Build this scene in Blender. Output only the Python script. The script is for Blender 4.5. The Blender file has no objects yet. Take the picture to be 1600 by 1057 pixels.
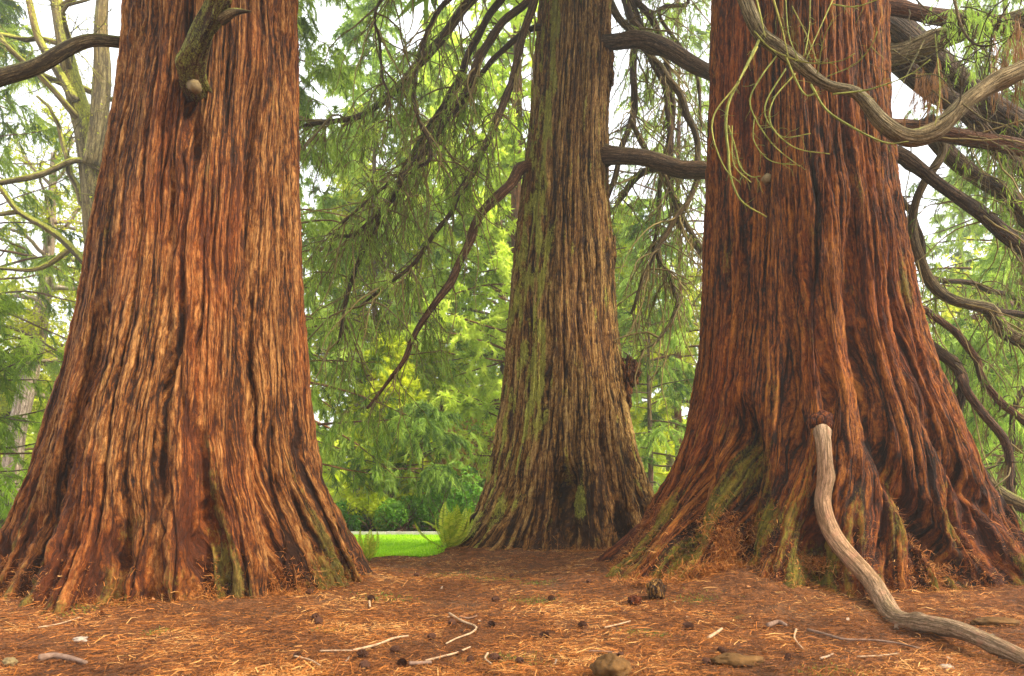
import bpy, math, random
import numpy as np

PI = math.pi
rng = np.random.default_rng(11)
random.seed(11)
scene = bpy.context.scene
COL = scene.collection

# ------------------------------------------------------------------ camera, world, sun, exposure
F = 1067.0          # focal length in photograph pixels (1600 wide)
HOR = 770.0         # row of the horizon
CAMH = 1.0
camd = bpy.data.cameras.new('camera')
cam = bpy.data.objects.new('camera', camd)
COL.objects.link(cam)
cam.location = (0, 0, CAMH)
cam.rotation_euler = (PI / 2, 0, 0)
camd.sensor_fit = 'HORIZONTAL'
camd.sensor_width = 36
camd.lens = 36 * F / 1600
camd.shift_y = (HOR - 528.5) / 1600
camd.clip_start = 0.05
camd.clip_end = 2000
camd.dof.use_dof = True
camd.dof.focus_distance = 7.0
camd.dof.aperture_fstop = 2.2
scene.camera = cam

SUN_EL, SUN_AZ = math.radians(42), math.radians(112)   # azimuth clockwise from +Y: sun behind the camera, to its right
world = bpy.data.worlds.new('World')
scene.world = world
world.use_nodes = True
wn, wl = world.node_tree.nodes, world.node_tree.links
wn.clear()
wo = wn.new('ShaderNodeOutputWorld'); bg = wn.new('ShaderNodeBackground'); sky = wn.new('ShaderNodeTexSky')
sky.sky_type = 'NISHITA'; sky.sun_disc = False
sky.sun_elevation = SUN_EL; sky.sun_rotation = SUN_AZ
sky.altitude = 50; sky.air_density = 1.0; sky.dust_density = 3.0; sky.ozone_density = 1.0
tc = wn.new('ShaderNodeTexCoord'); nz = wn.new('ShaderNodeTexNoise')
nz.inputs['Scale'].default_value = 2.2; nz.inputs['Detail'].default_value = 5
wl.new(tc.outputs['Generated'], nz.inputs['Vector'])
cr = wn.new('ShaderNodeValToRGB')
cr.color_ramp.elements[0].position = 0.3; cr.color_ramp.elements[0].color = (12.4, 12.7, 13.0, 1)
cr.color_ramp.elements[1].position = 0.7; cr.color_ramp.elements[1].color = (14.5, 14.8, 15.2, 1)
wl.new(nz.outputs['Fac'], cr.inputs['Fac'])
mx = wn.new('ShaderNodeMix'); mx.data_type = 'RGBA'; mx.inputs[0].default_value = 0.85
wl.new(sky.outputs['Color'], mx.inputs[6]); wl.new(cr.outputs['Color'], mx.inputs[7])
wl.new(mx.outputs[2], bg.inputs['Color'])
bg.inputs['Strength'].default_value = 0.09
wl.new(bg.outputs['Background'], wo.inputs['Surface'])

sund = bpy.data.lights.new('sun', 'SUN')
sund.energy = 4.2
sund.angle = math.radians(7)
sund.color = (1.0, 0.90, 0.72)
sun = bpy.data.objects.new('sun', sund)
COL.objects.link(sun)
sun.rotation_euler = (PI / 2 - SUN_EL, 0, PI - SUN_AZ)
sun.location = (3, -4, 12)
scene.view_settings.view_transform = 'Standard'
scene.view_settings.look = 'None'
scene.view_settings.gamma = 1
scene.view_settings.exposure = 1.1
scene.view_settings.use_curve_mapping = False
scene.render.engine = 'CYCLES'
scene.cycles.use_denoising = True
scene.cycles.max_bounces = 6
scene.cycles.diffuse_bounces = 3
scene.cycles.transparent_max_bounces = 8

# ------------------------------------------------------------------ numpy helpers
def W(px, py, d):
    return np.array([(px - 800) / F * d, d, CAMH + (HOR - py) / F * d])

_perm = np.random.default_rng(5).permutation(4096).astype(np.int64)
_g = np.random.default_rng(6).normal(size=(4096, 3))
_g /= np.linalg.norm(_g, axis=1)[:, None]
def perlin(x, y, z):
    x, y, z = np.broadcast_arrays(np.asarray(x, float), np.asarray(y, float), np.asarray(z, float))
    xi, yi, zi = np.floor(x).astype(np.int64), np.floor(y).astype(np.int64), np.floor(z).astype(np.int64)
    xf, yf, zf = x - xi, y - yi, z - zi
    u = xf * xf * xf * (xf * (xf * 6 - 15) + 10)
    v = yf * yf * yf * (yf * (yf * 6 - 15) + 10)
    w = zf * zf * zf * (zf * (zf * 6 - 15) + 10)
    out = 0
    for dx in (0, 1):
        for dy in (0, 1):
            for dz in (0, 1):
                h = _perm[(_perm[(_perm[(xi + dx) & 4095] + yi + dy) & 4095] + zi + dz) & 4095]
                g = _g[h]
                dot = g[..., 0] * (xf - dx) + g[..., 1] * (yf - dy) + g[..., 2] * (zf - dz)
                out = out + dot * (u if dx else 1 - u) * (v if dy else 1 - v) * (w if dz else 1 - w)
    return out * 1.5

def sstep(a, b, x):
    t = np.clip((x - a) / (b - a), 0, 1)
    return t * t * (3 - 2 * t)

def norm(v):
    return v / np.maximum(np.linalg.norm(v, axis=-1, keepdims=True), 1e-9)

def make_mesh(name, verts, faces, mats, attrs=None, smooth=True, mat_index=None):
    """verts (N,3); faces: (M,k) array or list of such arrays"""
    me = bpy.data.meshes.new(name)
    if not isinstance(faces, list):
        faces = [faces]
    faces = [np.asarray(f, np.int32) for f in faces if len(f)]
    verts = np.asarray(verts, np.float32)
    me.vertices.add(len(verts)); me.vertices.foreach_set('co', verts.ravel())
    nl = sum(f.size for f in faces); npoly = sum(len(f) for f in faces)
    me.loops.add(nl); me.polygons.add(npoly)
    me.loops.foreach_set('vertex_index', np.concatenate([f.ravel() for f in faces]))
    tot = np.concatenate([np.full(len(f), f.shape[1], np.int32) for f in faces])
    start = np.concatenate([[0], np.cumsum(tot)[:-1]]).astype(np.int32)
    me.polygons.foreach_set('loop_start', start)
    me.polygons.foreach_set('use_smooth', np.full(npoly, smooth, bool))
    if mat_index is not None:
        me.polygons.foreach_set('material_index', np.asarray(mat_index, np.int32))
    for m in (mats if isinstance(mats, (list, tuple)) else [mats]):
        me.materials.append(m)
    for k, a in (attrs or {}).items():
        a = np.asarray(a, np.float32)
        if a.ndim == 2:
            t = me.attributes.new(k, 'FLOAT_VECTOR', 'POINT'); t.data.foreach_set('vector', a.ravel())
        else:
            t = me.attributes.new(k, 'FLOAT', 'POINT'); t.data.foreach_set('value', a)
    me.update(calc_edges=True)
    me.validate()
    return me

def link(name, me, parent=None, loc=None):
    o = bpy.data.objects.new(name, me)
    COL.objects.link(o)
    if loc is not None:
        o.location = loc
    if parent is not None:
        o.parent = parent
    return o

def tag(o, label=None, cat=None, group=None, kind=None):
    for k, v in (('label', label), ('category', cat), ('group', group), ('kind', kind)):
        if v: o[k] = v
    return o

def thing(name, label, cat, loc=(0, 0, 0), group=None, rz=0):
    o = bpy.data.objects.new(name, None)
    COL.objects.link(o)
    o.location = loc; o.rotation_euler.z = rz
    o.empty_display_size = 0.2
    return tag(o, label, cat, group)

def copy_tree(o, parent=None):
    c = o.copy(); COL.objects.link(c); c.parent = parent
    for ch in o.children:
        copy_tree(ch, c)
    return c

class Geo:
    """collects vertex/triangle/quad blocks with per-vertex attributes"""
    def __init__(s): s.v, s.q, s.t, s.a, s.n = [], [], [], {}, 0
    def add(s, v, q=None, t=None, **attrs):
        v = np.asarray(v).reshape(-1, 3)
        s.v.append(v)
        if q is not None: s.q.append(np.asarray(q).reshape(-1, 4) + s.n)
        if t is not None: s.t.append(np.asarray(t).reshape(-1, 3) + s.n)
        for k, a in attrs.items():
            s.a.setdefault(k, []).append(np.asarray(a))
        s.n += len(v)
    def mesh(s, name, mats, smooth=True):
        f = []
        if s.q: f.append(np.concatenate(s.q))
        if s.t: f.append(np.concatenate(s.t))
        return make_mesh(name, np.concatenate(s.v), f, mats, {k: np.concatenate(a) for k, a in s.a.items()}, smooth)

def catmull(P, n):
    """P (K,D) control rows -> n samples, roughly uniform"""
    P = np.asarray(P, float)
    Q = np.vstack([2 * P[0] - P[1], P, 2 * P[-1] - P[-2]])
    K = len(P) - 1
    seg = np.linalg.norm(np.diff(P[:, :3], axis=0), axis=1)
    cum = np.concatenate([[0], np.cumsum(seg)])
    s = np.linspace(0, cum[-1], n)
    i = np.clip(np.searchsorted(cum, s, side='right') - 1, 0, K - 1)
    t = ((s - cum[i]) / np.maximum(seg[i], 1e-9))[:, None]
    p0, p1, p2, p3 = Q[i], Q[i + 1], Q[i + 2], Q[i + 3]
    return 0.5 * ((2 * p1) + (-p0 + p2) * t + (2 * p0 - 5 * p1 + 4 * p2 - p3) * t ** 2 + (-p0 + 3 * p1 - 3 * p2 + p3) * t ** 3)

def frames(P):
    T = norm(np.gradient(P, axis=0))
    N = np.zeros_like(P)
    a = np.array([0, 0, 1.]) if abs(T[0, 2]) < 0.9 else np.array([1., 0, 0])
    n = norm(np.cross(T[0], a))
    for i in range(len(P)):
        n = n - T[i] * np.dot(n, T[i]); n = n / max(np.linalg.norm(n), 1e-9)
        N[i] = n
    return T, N, np.cross(T, N)

def limb_geo(geo, P, R, sides=12, rough=0.12, cap=True, seed=0.0, knots=0, moss=0.0):
    """one thick limb with lumpy, ridged surface"""
    K = len(P)
    T, N, B = frames(P)
    a = np.arange(sides) / sides * 2 * PI
    s = np.concatenate([[0], np.cumsum(np.linalg.norm(np.diff(P, axis=0), axis=1))])
    A, S = np.meshgrid(a, s)
    Rm = float(np.mean(R))
    cx, cy = np.cos(A), np.sin(A)
    rr = R[:, None] * (1 + rough * perlin(cx * 1.3 + seed, cy * 1.3, S / (Rm * 9) + seed * 3)
                       + rough * 0.7 * perlin(cx * 3 + seed, cy * 3 + 9, S / (Rm * 7))
                       + rough * 0.5 * np.abs(perlin(cx * 5 + seed, cy * 5 + 4, S / (Rm * 8))))
    if knots:
        r_ = np.random.default_rng(int(seed * 100) + 3)
        for _ in range(knots):
            ka, ks = r_.uniform(0, 2 * PI), r_.uniform(0, s[-1])
            da = np.angle(np.exp(1j * (A - ka)))
            rr += R[:, None] * 0.3 * np.exp(-(da / 0.5) ** 2 - ((S - ks) / (Rm * 1.0)) ** 2)
    V = P[:, None] + rr[..., None] * (cx[..., None] * N[:, None] + cy[..., None] * B[:, None])
    idx = np.arange(K * sides).reshape(K, sides)
    q = np.stack([idx[:-1], np.roll(idx[:-1], -1, 1), np.roll(idx[1:], -1, 1), idx[1:]], -1).reshape(-1, 4)
    co = np.stack([cx * Rm * np.ones_like(S), cy * Rm * np.ones_like(S), S], -1).reshape(-1, 3) + seed
    geo.add(V.reshape(-1, 3), q=q, bark_co=co, ridge=np.full(K * sides, 0.5), moss=np.full(K * sides, moss))
    if cap:
        for e, ring in ((0, idx[0][::-1]), (K - 1, idx[-1])):
            c = P[e] + (-T[e] if e == 0 else T[e]) * R[e] * 0.25
            n0 = geo.n
            geo.add([c], bark_co=[co[ring[0]]], ridge=[0.5], moss=[moss])
            t = np.stack([ring, np.roll(ring, -1), np.full(sides, 0)], -1)
            base = n0 - K * sides - (0 if e == 0 else 1)
            t2 = np.stack([ring + base, np.roll(ring, -1) + base, np.full(sides, n0)], -1)
            geo.t.append(t2)

def tubes(geo, P, R, sides=3, **attrs):
    """P (M,K,3), R (M,K): many thin tubes at once"""
    M, K, _ = P.shape
    T = norm(np.gradient(P, axis=1))
    ref = norm(rng.normal(size=(M, 1, 3)) * 0.3 + np.array([0.3, 1, 0.1]))
    N = norm(np.cross(T, ref)); B = np.cross(T, N)
    a = np.arange(sides) / sides * 2 * PI
    V = P[:, :, None] + R[:, :, None, None] * (np.cos(a)[None, None, :, None] * N[:, :, None] + np.sin(a)[None, None, :, None] * B[:, :, None])
    idx = np.arange(M * K * sides).reshape(M, K, sides)
    q = np.stack([idx[:, :-1], np.roll(idx[:, :-1], -1, 2), np.roll(idx[:, 1:], -1, 2), idx[:, 1:]], -1).reshape(-1, 4)
    s = np.linspace(0, 1, K)[None, :, None] * np.ones((M, 1, sides))
    co = np.stack([np.cos(a)[None, None] * 0.03 + s * 0, np.sin(a)[None, None] * 0.03 + s * 0, s + rng.uniform(0, 20, (M, 1, 1))], -1).reshape(-1, 3)
    n = M * K * sides
    geo.add(V.reshape(-1, 3), q=q, bark_co=co, ridge=np.full(n, 0.5), moss=np.zeros(n), tint=np.full(n, 0.3))

def grow(S, D, L, K=6, droop=0.2, wander=0.15, lift=0.0):
    """grow M curved shoots from starts S, directions D, lengths L -> (M,K,3)"""
    M = len(S)
    P = np.zeros((M, K, 3)); P[:, 0] = S
    d = norm(D)
    L = np.broadcast_to(L, (M,))
    for k in range(1, K):
        g = -droop + lift * k / K
        d = norm(d + np.array([0, 0, 1.]) * g + rng.normal(size=(M, 3)) * wander)
        P[:, k] = P[:, k - 1] + d * (L / (K - 1))[:, None]
    return P

def sample(P, n, t0=0.15, t1=1.0):
    """n random points per polyline -> pos, tangent, t, parent index"""
    M, K, _ = P.shape
    t = rng.uniform(t0, t1, (M, n))
    f = t * (K - 1); i = np.minimum(f.astype(int), K - 2); u = (f - i)[..., None]
    m = np.arange(M)[:, None]
    a, b = P[m, i], P[m, i + 1]
    return (a + (b - a) * u).reshape(-1, 3), norm(b - a).reshape(-1, 3), t.reshape(-1), np.repeat(np.arange(M), n)

def strands(geo, P, n, length, width, spread=0.6, down=0.3, tint=None, t0=0.1, tvar=0.12, fwd=1.0, tri=False):
    """thin leaf cords / needles along polylines, one triangle each, slightly curved by a kite shape"""
    pos, tan, t, m = sample(P, n, t0)
    M = len(pos)
    d = norm(tan * fwd + rng.normal(size=(M, 3)) * spread + np.array([0, 0, -down]))
    L = length * rng.uniform(0.6, 1.3, M)[:, None]
    side = norm(np.cross(d, rng.normal(size=(M, 3)))) * (width * rng.uniform(0.7, 1.3, M)[:, None] / 2)
    mid = pos + d * L * 0.45
    tip = pos + norm(d + np.array([0, 0, -down * 0.7])) * L
    if tri:
        geo.add(np.stack([pos - side, pos + side, tip], 1).reshape(-1, 3), t=np.arange(M * 3).reshape(-1, 3), tint=np.repeat(tint[m] + rng.normal(size=M) * tvar, 3)); return
    V = np.stack([pos, mid - side, mid + side, tip], 1)
    i = np.arange(M)[:, None] * 4
    tr = np.concatenate([i + [0, 2, 1], i + [1, 2, 3]], 1).reshape(-1, 3)
    ti = np.full(len(P), 0.5) if tint is None else tint
    ti = ti[m] + rng.normal(size=M) * tvar
    ti4 = np.repeat(ti, 4)
    n4 = M * 4
    geo.add(V.reshape(-1, 3), t=tr, tint=ti4)

def leaves(geo, pos, size, tint, flat=0.3):
    M = len(pos)
    nrm = norm(rng.normal(size=(M, 3)) + np.array([0, 0, flat * 3]))
    a = norm(np.cross(nrm, rng.normal(size=(M, 3)))); b = np.cross(nrm, a)
    s = (size * rng.uniform(0.6, 1.3, M))[:, None]
    V = np.stack([pos - a * s, pos - b * s * 0.5 + nrm * s * 0.1, pos + a * s, pos + b * s * 0.5 + nrm * s * 0.1], 1)
    i = np.arange(M)[:, None] * 4
    tr = np.concatenate([i + [0, 1, 3], i + [1, 2, 3]], 1).reshape(-1, 3)
    geo.add(V.reshape(-1, 3), t=tr, tint=np.repeat(tint, 4))

# ------------------------------------------------------------------ materials
def new_mat(name):
    m = bpy.data.materials.new(name); m.use_nodes = True
    n, l = m.node_tree.nodes, m.node_tree.links
    n.clear()
    out = n.new('ShaderNodeOutputMaterial')
    return m, n, l, out

def noise(n, l, vec, scale, detail=4, rough=0.55, dist=0.0):
    t = n.new('ShaderNodeTexNoise')
    t.inputs['Scale'].default_value = scale; t.inputs['Detail'].default_value = detail
    t.inputs['Roughness'].default_value = rough; t.inputs['Distortion'].default_value = dist
    l.new(vec, t.inputs['Vector'])
    return t.outputs['Fac']

def mapping(n, l, vec, scale, loc=(0, 0, 0)):
    t = n.new('ShaderNodeMapping'); t.inputs['Scale'].default_value = scale; t.inputs['Location'].default_value = loc
    l.new(vec, t.inputs['Vector']); return t.outputs['Vector']

def ramp(n, l, fac, stops):
    t = n.new('ShaderNodeValToRGB'); e = t.color_ramp.elements
    while len(e) < len(stops): e.new(0.5)
    for el, (p, c) in zip(e, stops):
        el.position = p; el.color = (*c, 1) if len(c) == 3 else c
    l.new(fac, t.inputs['Fac']); return t.outputs['Color']

def mix(n, l, fac, a, b, mode='MIX'):
    t = n.new('ShaderNodeMix'); t.data_type = 'RGBA'; t.blend_type = mode
    for sock, v in ((t.inputs[0], fac), (t.inputs[6], a), (t.inputs[7], b)):
        if isinstance(v, (int, float)): sock.default_value = v
        elif isinstance(v, tuple): sock.default_value = (*v, 1)
        else: l.new(v, sock)
    return t.outputs[2]

def mth(n, l, op, a, b=0.0, clamp=False):
    t = n.new('ShaderNodeMath'); t.operation = op; t.use_clamp = clamp
    for sock, v in ((t.inputs[0], a), (t.inputs[1], b)):
        if isinstance(v, (int, float)): sock.default_value = v
        else: l.new(v, sock)
    return t.outputs[0]

def attr(n, name):
    t = n.new('ShaderNodeAttribute'); t.attribute_name = name; return t

def bark_mat(name, furrow, mid, ridge_c, moss_c=(0.10, 0.115, 0.018), top_moss=0.0, fs=1.0, rough=0.85, bump=0.02, spec=0.25, hue=(0.34, 0.10, 0.03), huef=0.5, patch=0.0, crk=0.42):
    m, n, l, out = new_mat(name)
    bs = n.new('ShaderNodeBsdfPrincipled'); l.new(bs.outputs[0], out.inputs[0])
    co = attr(n, 'bark_co').outputs['Vector']
    rd = attr(n, 'ridge').outputs['Fac']
    ms = attr(n, 'moss').outputs['Fac']
    wn_ = n.new('ShaderNodeTexNoise'); wn_.inputs['Scale'].default_value = 1.0; wn_.inputs['Detail'].default_value = 3
    l.new(mapping(n, l, co, (24 * fs, 24 * fs, 12 * fs)), wn_.inputs['Vector'])
    wv = n.new('ShaderNodeVectorMath'); wv.operation = 'MULTIPLY_ADD'
    l.new(wn_.outputs['Color'], wv.inputs[0]); wv.inputs[1].default_value = (0.016 / fs,) * 3; l.new(co, wv.inputs[2])
    cw = wv.outputs[0]
    fib = noise(n, l, mapping(n, l, cw, (38 * fs, 38 * fs, 1.8 * fs)), 1.0, 6, 0.7, 0.3)
    fib2 = noise(n, l, mapping(n, l, cw, (110 * fs, 110 * fs, 9 * fs)), 1.0, 4, 0.75)
    flake = noise(n, l, mapping(n, l, cw, (36 * fs, 36 * fs, 8 * fs), (3, 1, 7)), 1.0, 6, 0.75)
    tcn = n.new('ShaderNodeTexCoord')
    grit = noise(n, l, mapping(n, l, tcn.outputs['Object'], (48 * fs, 48 * fs, 20 * fs)), 1.0, 6, 0.8, 0.6)
    big = noise(n, l, mapping(n, l, co, (1.6, 1.6, 0.5), (9, 2, 4)), 1.0, 4, 0.6)
    def crack(sc, lo, hi):
        v = n.new('ShaderNodeTexVoronoi'); v.feature = 'DISTANCE_TO_EDGE'; v.inputs['Scale'].default_value = 1.0
        l.new(mapping(n, l, cw, sc), v.inputs['Vector'])
        mr = n.new('ShaderNodeMapRange'); mr.inputs[1].default_value = lo; mr.inputs[2].default_value = hi
        l.new(v.outputs['Distance'], mr.inputs[0]); return mr.outputs[0]
    ck = crack((15 * fs, 15 * fs, 0.65 * fs), 0.0, 0.12)
    ck2 = crack((38 * fs, 38 * fs, 3.2 * fs), 0.0, 0.18)
    # ridge attribute, cracks and fibre noise pick between the soft dark inner bark and the weathered plate faces
    f = mth(n, l, 'ADD', mth(n, l, 'MULTIPLY', rd, 0.62), mth(n, l, 'MULTIPLY', mth(n, l, 'SUBTRACT', fib, 0.5), 0.9))
    f = mth(n, l, 'ADD', f, mth(n, l, 'MULTIPLY', mth(n, l, 'SUBTRACT', flake, 0.5), 1.0))
    f = mth(n, l, 'ADD', f, mth(n, l, 'MULTIPLY', mth(n, l, 'SUBTRACT', ck, 0.8), crk))
    f = mth(n, l, 'ADD', f, mth(n, l, 'MULTIPLY', mth(n, l, 'SUBTRACT', ck2, 0.7), crk * 0.7))
    f = mth(n, l, 'ADD', f, mth(n, l, 'MULTIPLY', mth(n, l, 'SUBTRACT', grit, 0.5), 1.3))
    stk = noise(n, l, mapping(n, l, cw, (7, 7, 0.35), (2, 6, 1)), 1.0, 3, 0.6)
    f = mth(n, l, 'ADD', f, mth(n, l, 'MULTIPLY', mth(n, l, 'SUBTRACT', stk, 0.5), 0.6))
    col = ramp(n, l, f, [(0.10, furrow), (0.44, mid), (0.86, ridge_c)])
    hf = ramp(n, l, big, [(0.47, (0, 0, 0)), (0.62, (huef,) * 3)])
    col = mix(n, l, hf, col, mix(n, l, 1.0, mix(n, l, 0.35, col, hue), (1.12, 0.85, 0.7), 'MULTIPLY'))
    gv = ramp(n, l, fib2, [(0.36, (0.42, 0.39, 0.36)), (0.64, (1.5, 1.5, 1.5))])
    col = mix(n, l, 1.0, col, gv, 'MULTIPLY')
    if patch:
        pn = noise(n, l, mapping(n, l, co, (9, 9, 7), (5, 5, 5)), 1.0, 5, 0.6)
        col = mix(n, l, ramp(n, l, pn, [(0.55, (0, 0, 0)), (0.66, (patch,) * 3)]), col, (0.36, 0.16, 0.09))
    # moss / algae where the attribute, the noise and (for limbs) the upward side allow it
    mn = noise(n, l, mapping(n, l, cw, (12, 12, 4), (1, 8, 3)), 1.0, 8, 0.8)
    mn = mth(n, l, 'ADD', mn, mth(n, l, 'MULTIPLY', mth(n, l, 'SUBTRACT', rd, 0.75), 0.35))
    mn = mth(n, l, 'ADD', mn, mth(n, l, 'MULTIPLY', mth(n, l, 'SUBTRACT', grit, 0.5), 1.1))
    if top_moss:
        geo = n.new('ShaderNodeNewGeometry'); sp = n.new('ShaderNodeSeparateXYZ')
        l.new(geo.outputs['Normal'], sp.inputs[0])
        up = mth(n, l, 'MULTIPLY', mth(n, l, 'ADD', sp.outputs['Z'], 0.25), top_moss, True)
        ms = mth(n, l, 'MAXIMUM', ms, up)
    mf = mth(n, l, 'MULTIPLY', mth(n, l, 'SUBTRACT', mth(n, l, 'ADD', mth(n, l, 'MULTIPLY', ms, 0.9), mn), 0.85), 6.0, True)
    mf = mth(n, l, 'MULTIPLY', mth(n, l, 'MULTIPLY', mf, mth(n, l, 'MULTIPLY', ms, 1.8, True)), 0.8)
    mn2 = mth(n, l, 'ADD', mth(n, l, 'MULTIPLY', grit, 0.6), mth(n, l, 'MULTIPLY', flake, 0.4))
    mc = ramp(n, l, mn2, [(0.36, tuple(c * 0.25 for c in moss_c)), (0.5, moss_c), (0.62, tuple(min(1, c * 2.1) for c in moss_c))])
    col = mix(n, l, mf, col, mc)
    l.new(col, bs.inputs['Base Color'])
    bs.inputs['Roughness'].default_value = rough
    bs.inputs['Specular IOR Level'].default_value = spec
    h = mth(n, l, 'ADD', fib, mth(n, l, 'MULTIPLY', fib2, 0.35))
    h = mth(n, l, 'ADD', h, mth(n, l, 'MULTIPLY', flake, 0.9))
    h = mth(n, l, 'ADD', h, mth(n, l, 'MULTIPLY', grit, 1.2))
    h = mth(n, l, 'ADD', h, mth(n, l, 'MULTIPLY', ck, crk * 2.2))
    h = mth(n, l, 'ADD', h, mth(n, l, 'MULTIPLY', ck2, crk * 1.2))
    bp = n.new('ShaderNodeBump'); bp.inputs['Strength'].default_value = 1.0; bp.inputs['Distance'].default_value = bump
    l.new(h, bp.inputs['Height']); l.new(bp.outputs[0], bs.inputs['Normal'])
    return m

def leaf_mat(name, dark, mid, light, trans=0.45, rough=0.55):
    m, n, l, out = new_mat(name)
    tint = attr(n, 'tint').outputs['Fac']
    col = ramp(n, l, tint, [(0.1, dark), (0.5, mid), (0.95, light)])
    d = n.new('ShaderNodeBsdfPrincipled'); d.inputs['Roughness'].default_value = rough
    d.inputs['Specular IOR Level'].default_value = 0.2
    t = n.new('ShaderNodeBsdfTranslucent')
    l.new(col, d.inputs['Base Color'])
    l.new(mix(n, l, 1.0, col, (1.15, 1.2, 0.75), 'MULTIPLY'), t.inputs['Color'])
    ms = n.new('ShaderNodeMixShader'); ms.inputs[0].default_value = trans
    l.new(d.outputs[0], ms.inputs[1]); l.new(t.outputs[0], ms.inputs[2]); l.new(ms.outputs[0], out.inputs[0])
    return m

def tint_mat(name, stops, rough=0.8, noise_scale=0, spec=0.2):
    m, n, l, out = new_mat(name)
    bs = n.new('ShaderNodeBsdfPrincipled'); l.new(bs.outputs[0], out.inputs[0])
    col = ramp(n, l, attr(n, 'tint').outputs['Fac'], stops)
    l.new(col, bs.inputs['Base Color']); bs.inputs['Roughness'].default_value = rough
    bs.inputs['Specular IOR Level'].default_value = spec
    return m

def plain_mat(name, a, b, scale, rough=0.85, bump=0.01, stretch=(1, 1, 1), detail=6):
    m, n, l, out = new_mat(name)
    bs = n.new('ShaderNodeBsdfPrincipled'); l.new(bs.outputs[0], out.inputs[0])
    tcn = n.new('ShaderNodeTexCoord')
    f = noise(n, l, mapping(n, l, tcn.outputs['Object'], stretch), scale, detail, 0.65)
    l.new(ramp(n, l, f, [(0.3, a), (0.7, b)]), bs.inputs['Base Color'])
    bs.inputs['Roughness'].default_value = rough; bs.inputs['Specular IOR Level'].default_value = 0.2
    bp = n.new('ShaderNodeBump'); bp.inputs['Distance'].default_value = bump
    l.new(f, bp.inputs['Height']); l.new(bp.outputs[0], bs.inputs['Normal'])
    return m

M_BARK_L = bark_mat('bark_left', (0.028, 0.0075, 0.0007), (0.165, 0.048, 0.0045), (0.39, 0.18, 0.052), moss_c=(0.10, 0.08, 0.010), hue=(0.24, 0.062, 0.006), huef=0.6)
M_BARK_R = bark_mat('bark_right', (0.016, 0.004, 0.0004), (0.135, 0.031, 0.0016), (0.32, 0.108, 0.013), moss_c=(0.115, 0.10, 0.008), hue=(0.22, 0.046, 0.004), huef=0.6)
M_BARK_M = bark_mat('bark_middle', (0.022, 0.009, 0.0015), (0.18, 0.080, 0.013), (0.44, 0.275, 0.088), moss_c=(0.27, 0.27, 0.035), hue=(0.15, 0.065, 0.02), huef=0.4)
M_LIMB = bark_mat('limb_bark', (0.03, 0.016, 0.007), (0.10, 0.056, 0.026), (0.24, 0.155, 0.085), moss_c=(0.13, 0.12, 0.02), top_moss=0.5, fs=1.6, bump=0.014, hue=(0.16, 0.12, 0.04), huef=0.4)
M_LIMB_MOSS = bark_mat('mossy_limb_bark', (0.04, 0.026, 0.01), (0.13, 0.088, 0.035), (0.28, 0.21, 0.10), moss_c=(0.15, 0.16, 0.025), top_moss=0.7, fs=1.6, bump=0.008, hue=(0.2, 0.17, 0.06), huef=0.5)
M_LIMB_PALE = bark_mat('pale_limb_bark', (0.16, 0.10, 0.05), (0.30, 0.19, 0.11), (0.42, 0.28, 0.17), moss_c=(0.2, 0.17, 0.06), top_moss=0.35, fs=1.3, bump=0.006, hue=(0.33, 0.23, 0.11), huef=0.5, patch=0.5)
M_LIMB_RED = bark_mat('reddish_limb_bark', (0.04, 0.016, 0.006), (0.14, 0.062, 0.025), (0.28, 0.16, 0.08), top_moss=0.2, fs=1.6, bump=0.012, hue=(0.25, 0.1, 0.04), huef=0.5)
M_STUB = bark_mat('mossy_stub_bark', (0.03, 0.018, 0.007), (0.12, 0.075, 0.03), (0.3, 0.22, 0.1), moss_c=(0.24, 0.25, 0.035), top_moss=1.3, fs=1.4, bump=0.02)
M_GREEN_TWIG = bark_mat('algae_green_twig', (0.16, 0.17, 0.03), (0.27, 0.28, 0.05), (0.36, 0.36, 0.09), fs=2, bump=0.002, hue=(0.3, 0.3, 0.06), huef=0.6)
M_BG_RED = bark_mat('far_redwood_bark', (0.08, 0.035, 0.014), (0.20, 0.09, 0.035), (0.32, 0.17, 0.08), fs=0.5, bump=0.02, hue=(0.4, 0.17, 0.08), huef=0.5)
M_BG_BROWN = bark_mat('far_brown_bark', (0.08, 0.05, 0.03), (0.16, 0.11, 0.06), (0.26, 0.2, 0.12), top_moss=0.4, fs=0.6, bump=0.01)
M_BG_MOSS = bark_mat('far_mossy_bark', (0.08, 0.06, 0.03), (0.20, 0.16, 0.07), (0.34, 0.28, 0.15), moss_c=(0.30, 0.31, 0.03), top_moss=1.6, fs=0.6, bump=0.01, hue=(0.3, 0.27, 0.07), huef=0.7)
M_BG_PALE = bark_mat('far_pale_bark', (0.2, 0.15, 0.11), (0.42, 0.33, 0.26), (0.6, 0.5, 0.42), top_moss=0.2, fs=0.6, bump=0.01, hue=(0.4, 0.36, 0.2), huef=0.4)
M_TWIG = tint_mat('twig_bark', [(0.0, (0.08, 0.05, 0.02)), (1.0, (0.30, 0.22, 0.07))])
M_FOL_DARK = leaf_mat('unseen_crown_foliage', (0.07, 0.12, 0.018), (0.23, 0.33, 0.045), (0.48, 0.58, 0.10), 0.5)
M_FOL_MID = leaf_mat('conifer_foliage', (0.08, 0.15, 0.03), (0.31, 0.45, 0.08), (0.62, 0.74, 0.17), 0.5)
M_FOL_LIME = leaf_mat('lime_foliage', (0.24, 0.32, 0.01), (0.56, 0.62, 0.025), (0.82, 0.82, 0.08), 0.5)
M_FOL_YEL = leaf_mat('spring_leaves', (0.24, 0.28, 0.015), (0.52, 0.54, 0.03), (0.75, 0.72, 0.09), 0.55)
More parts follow.
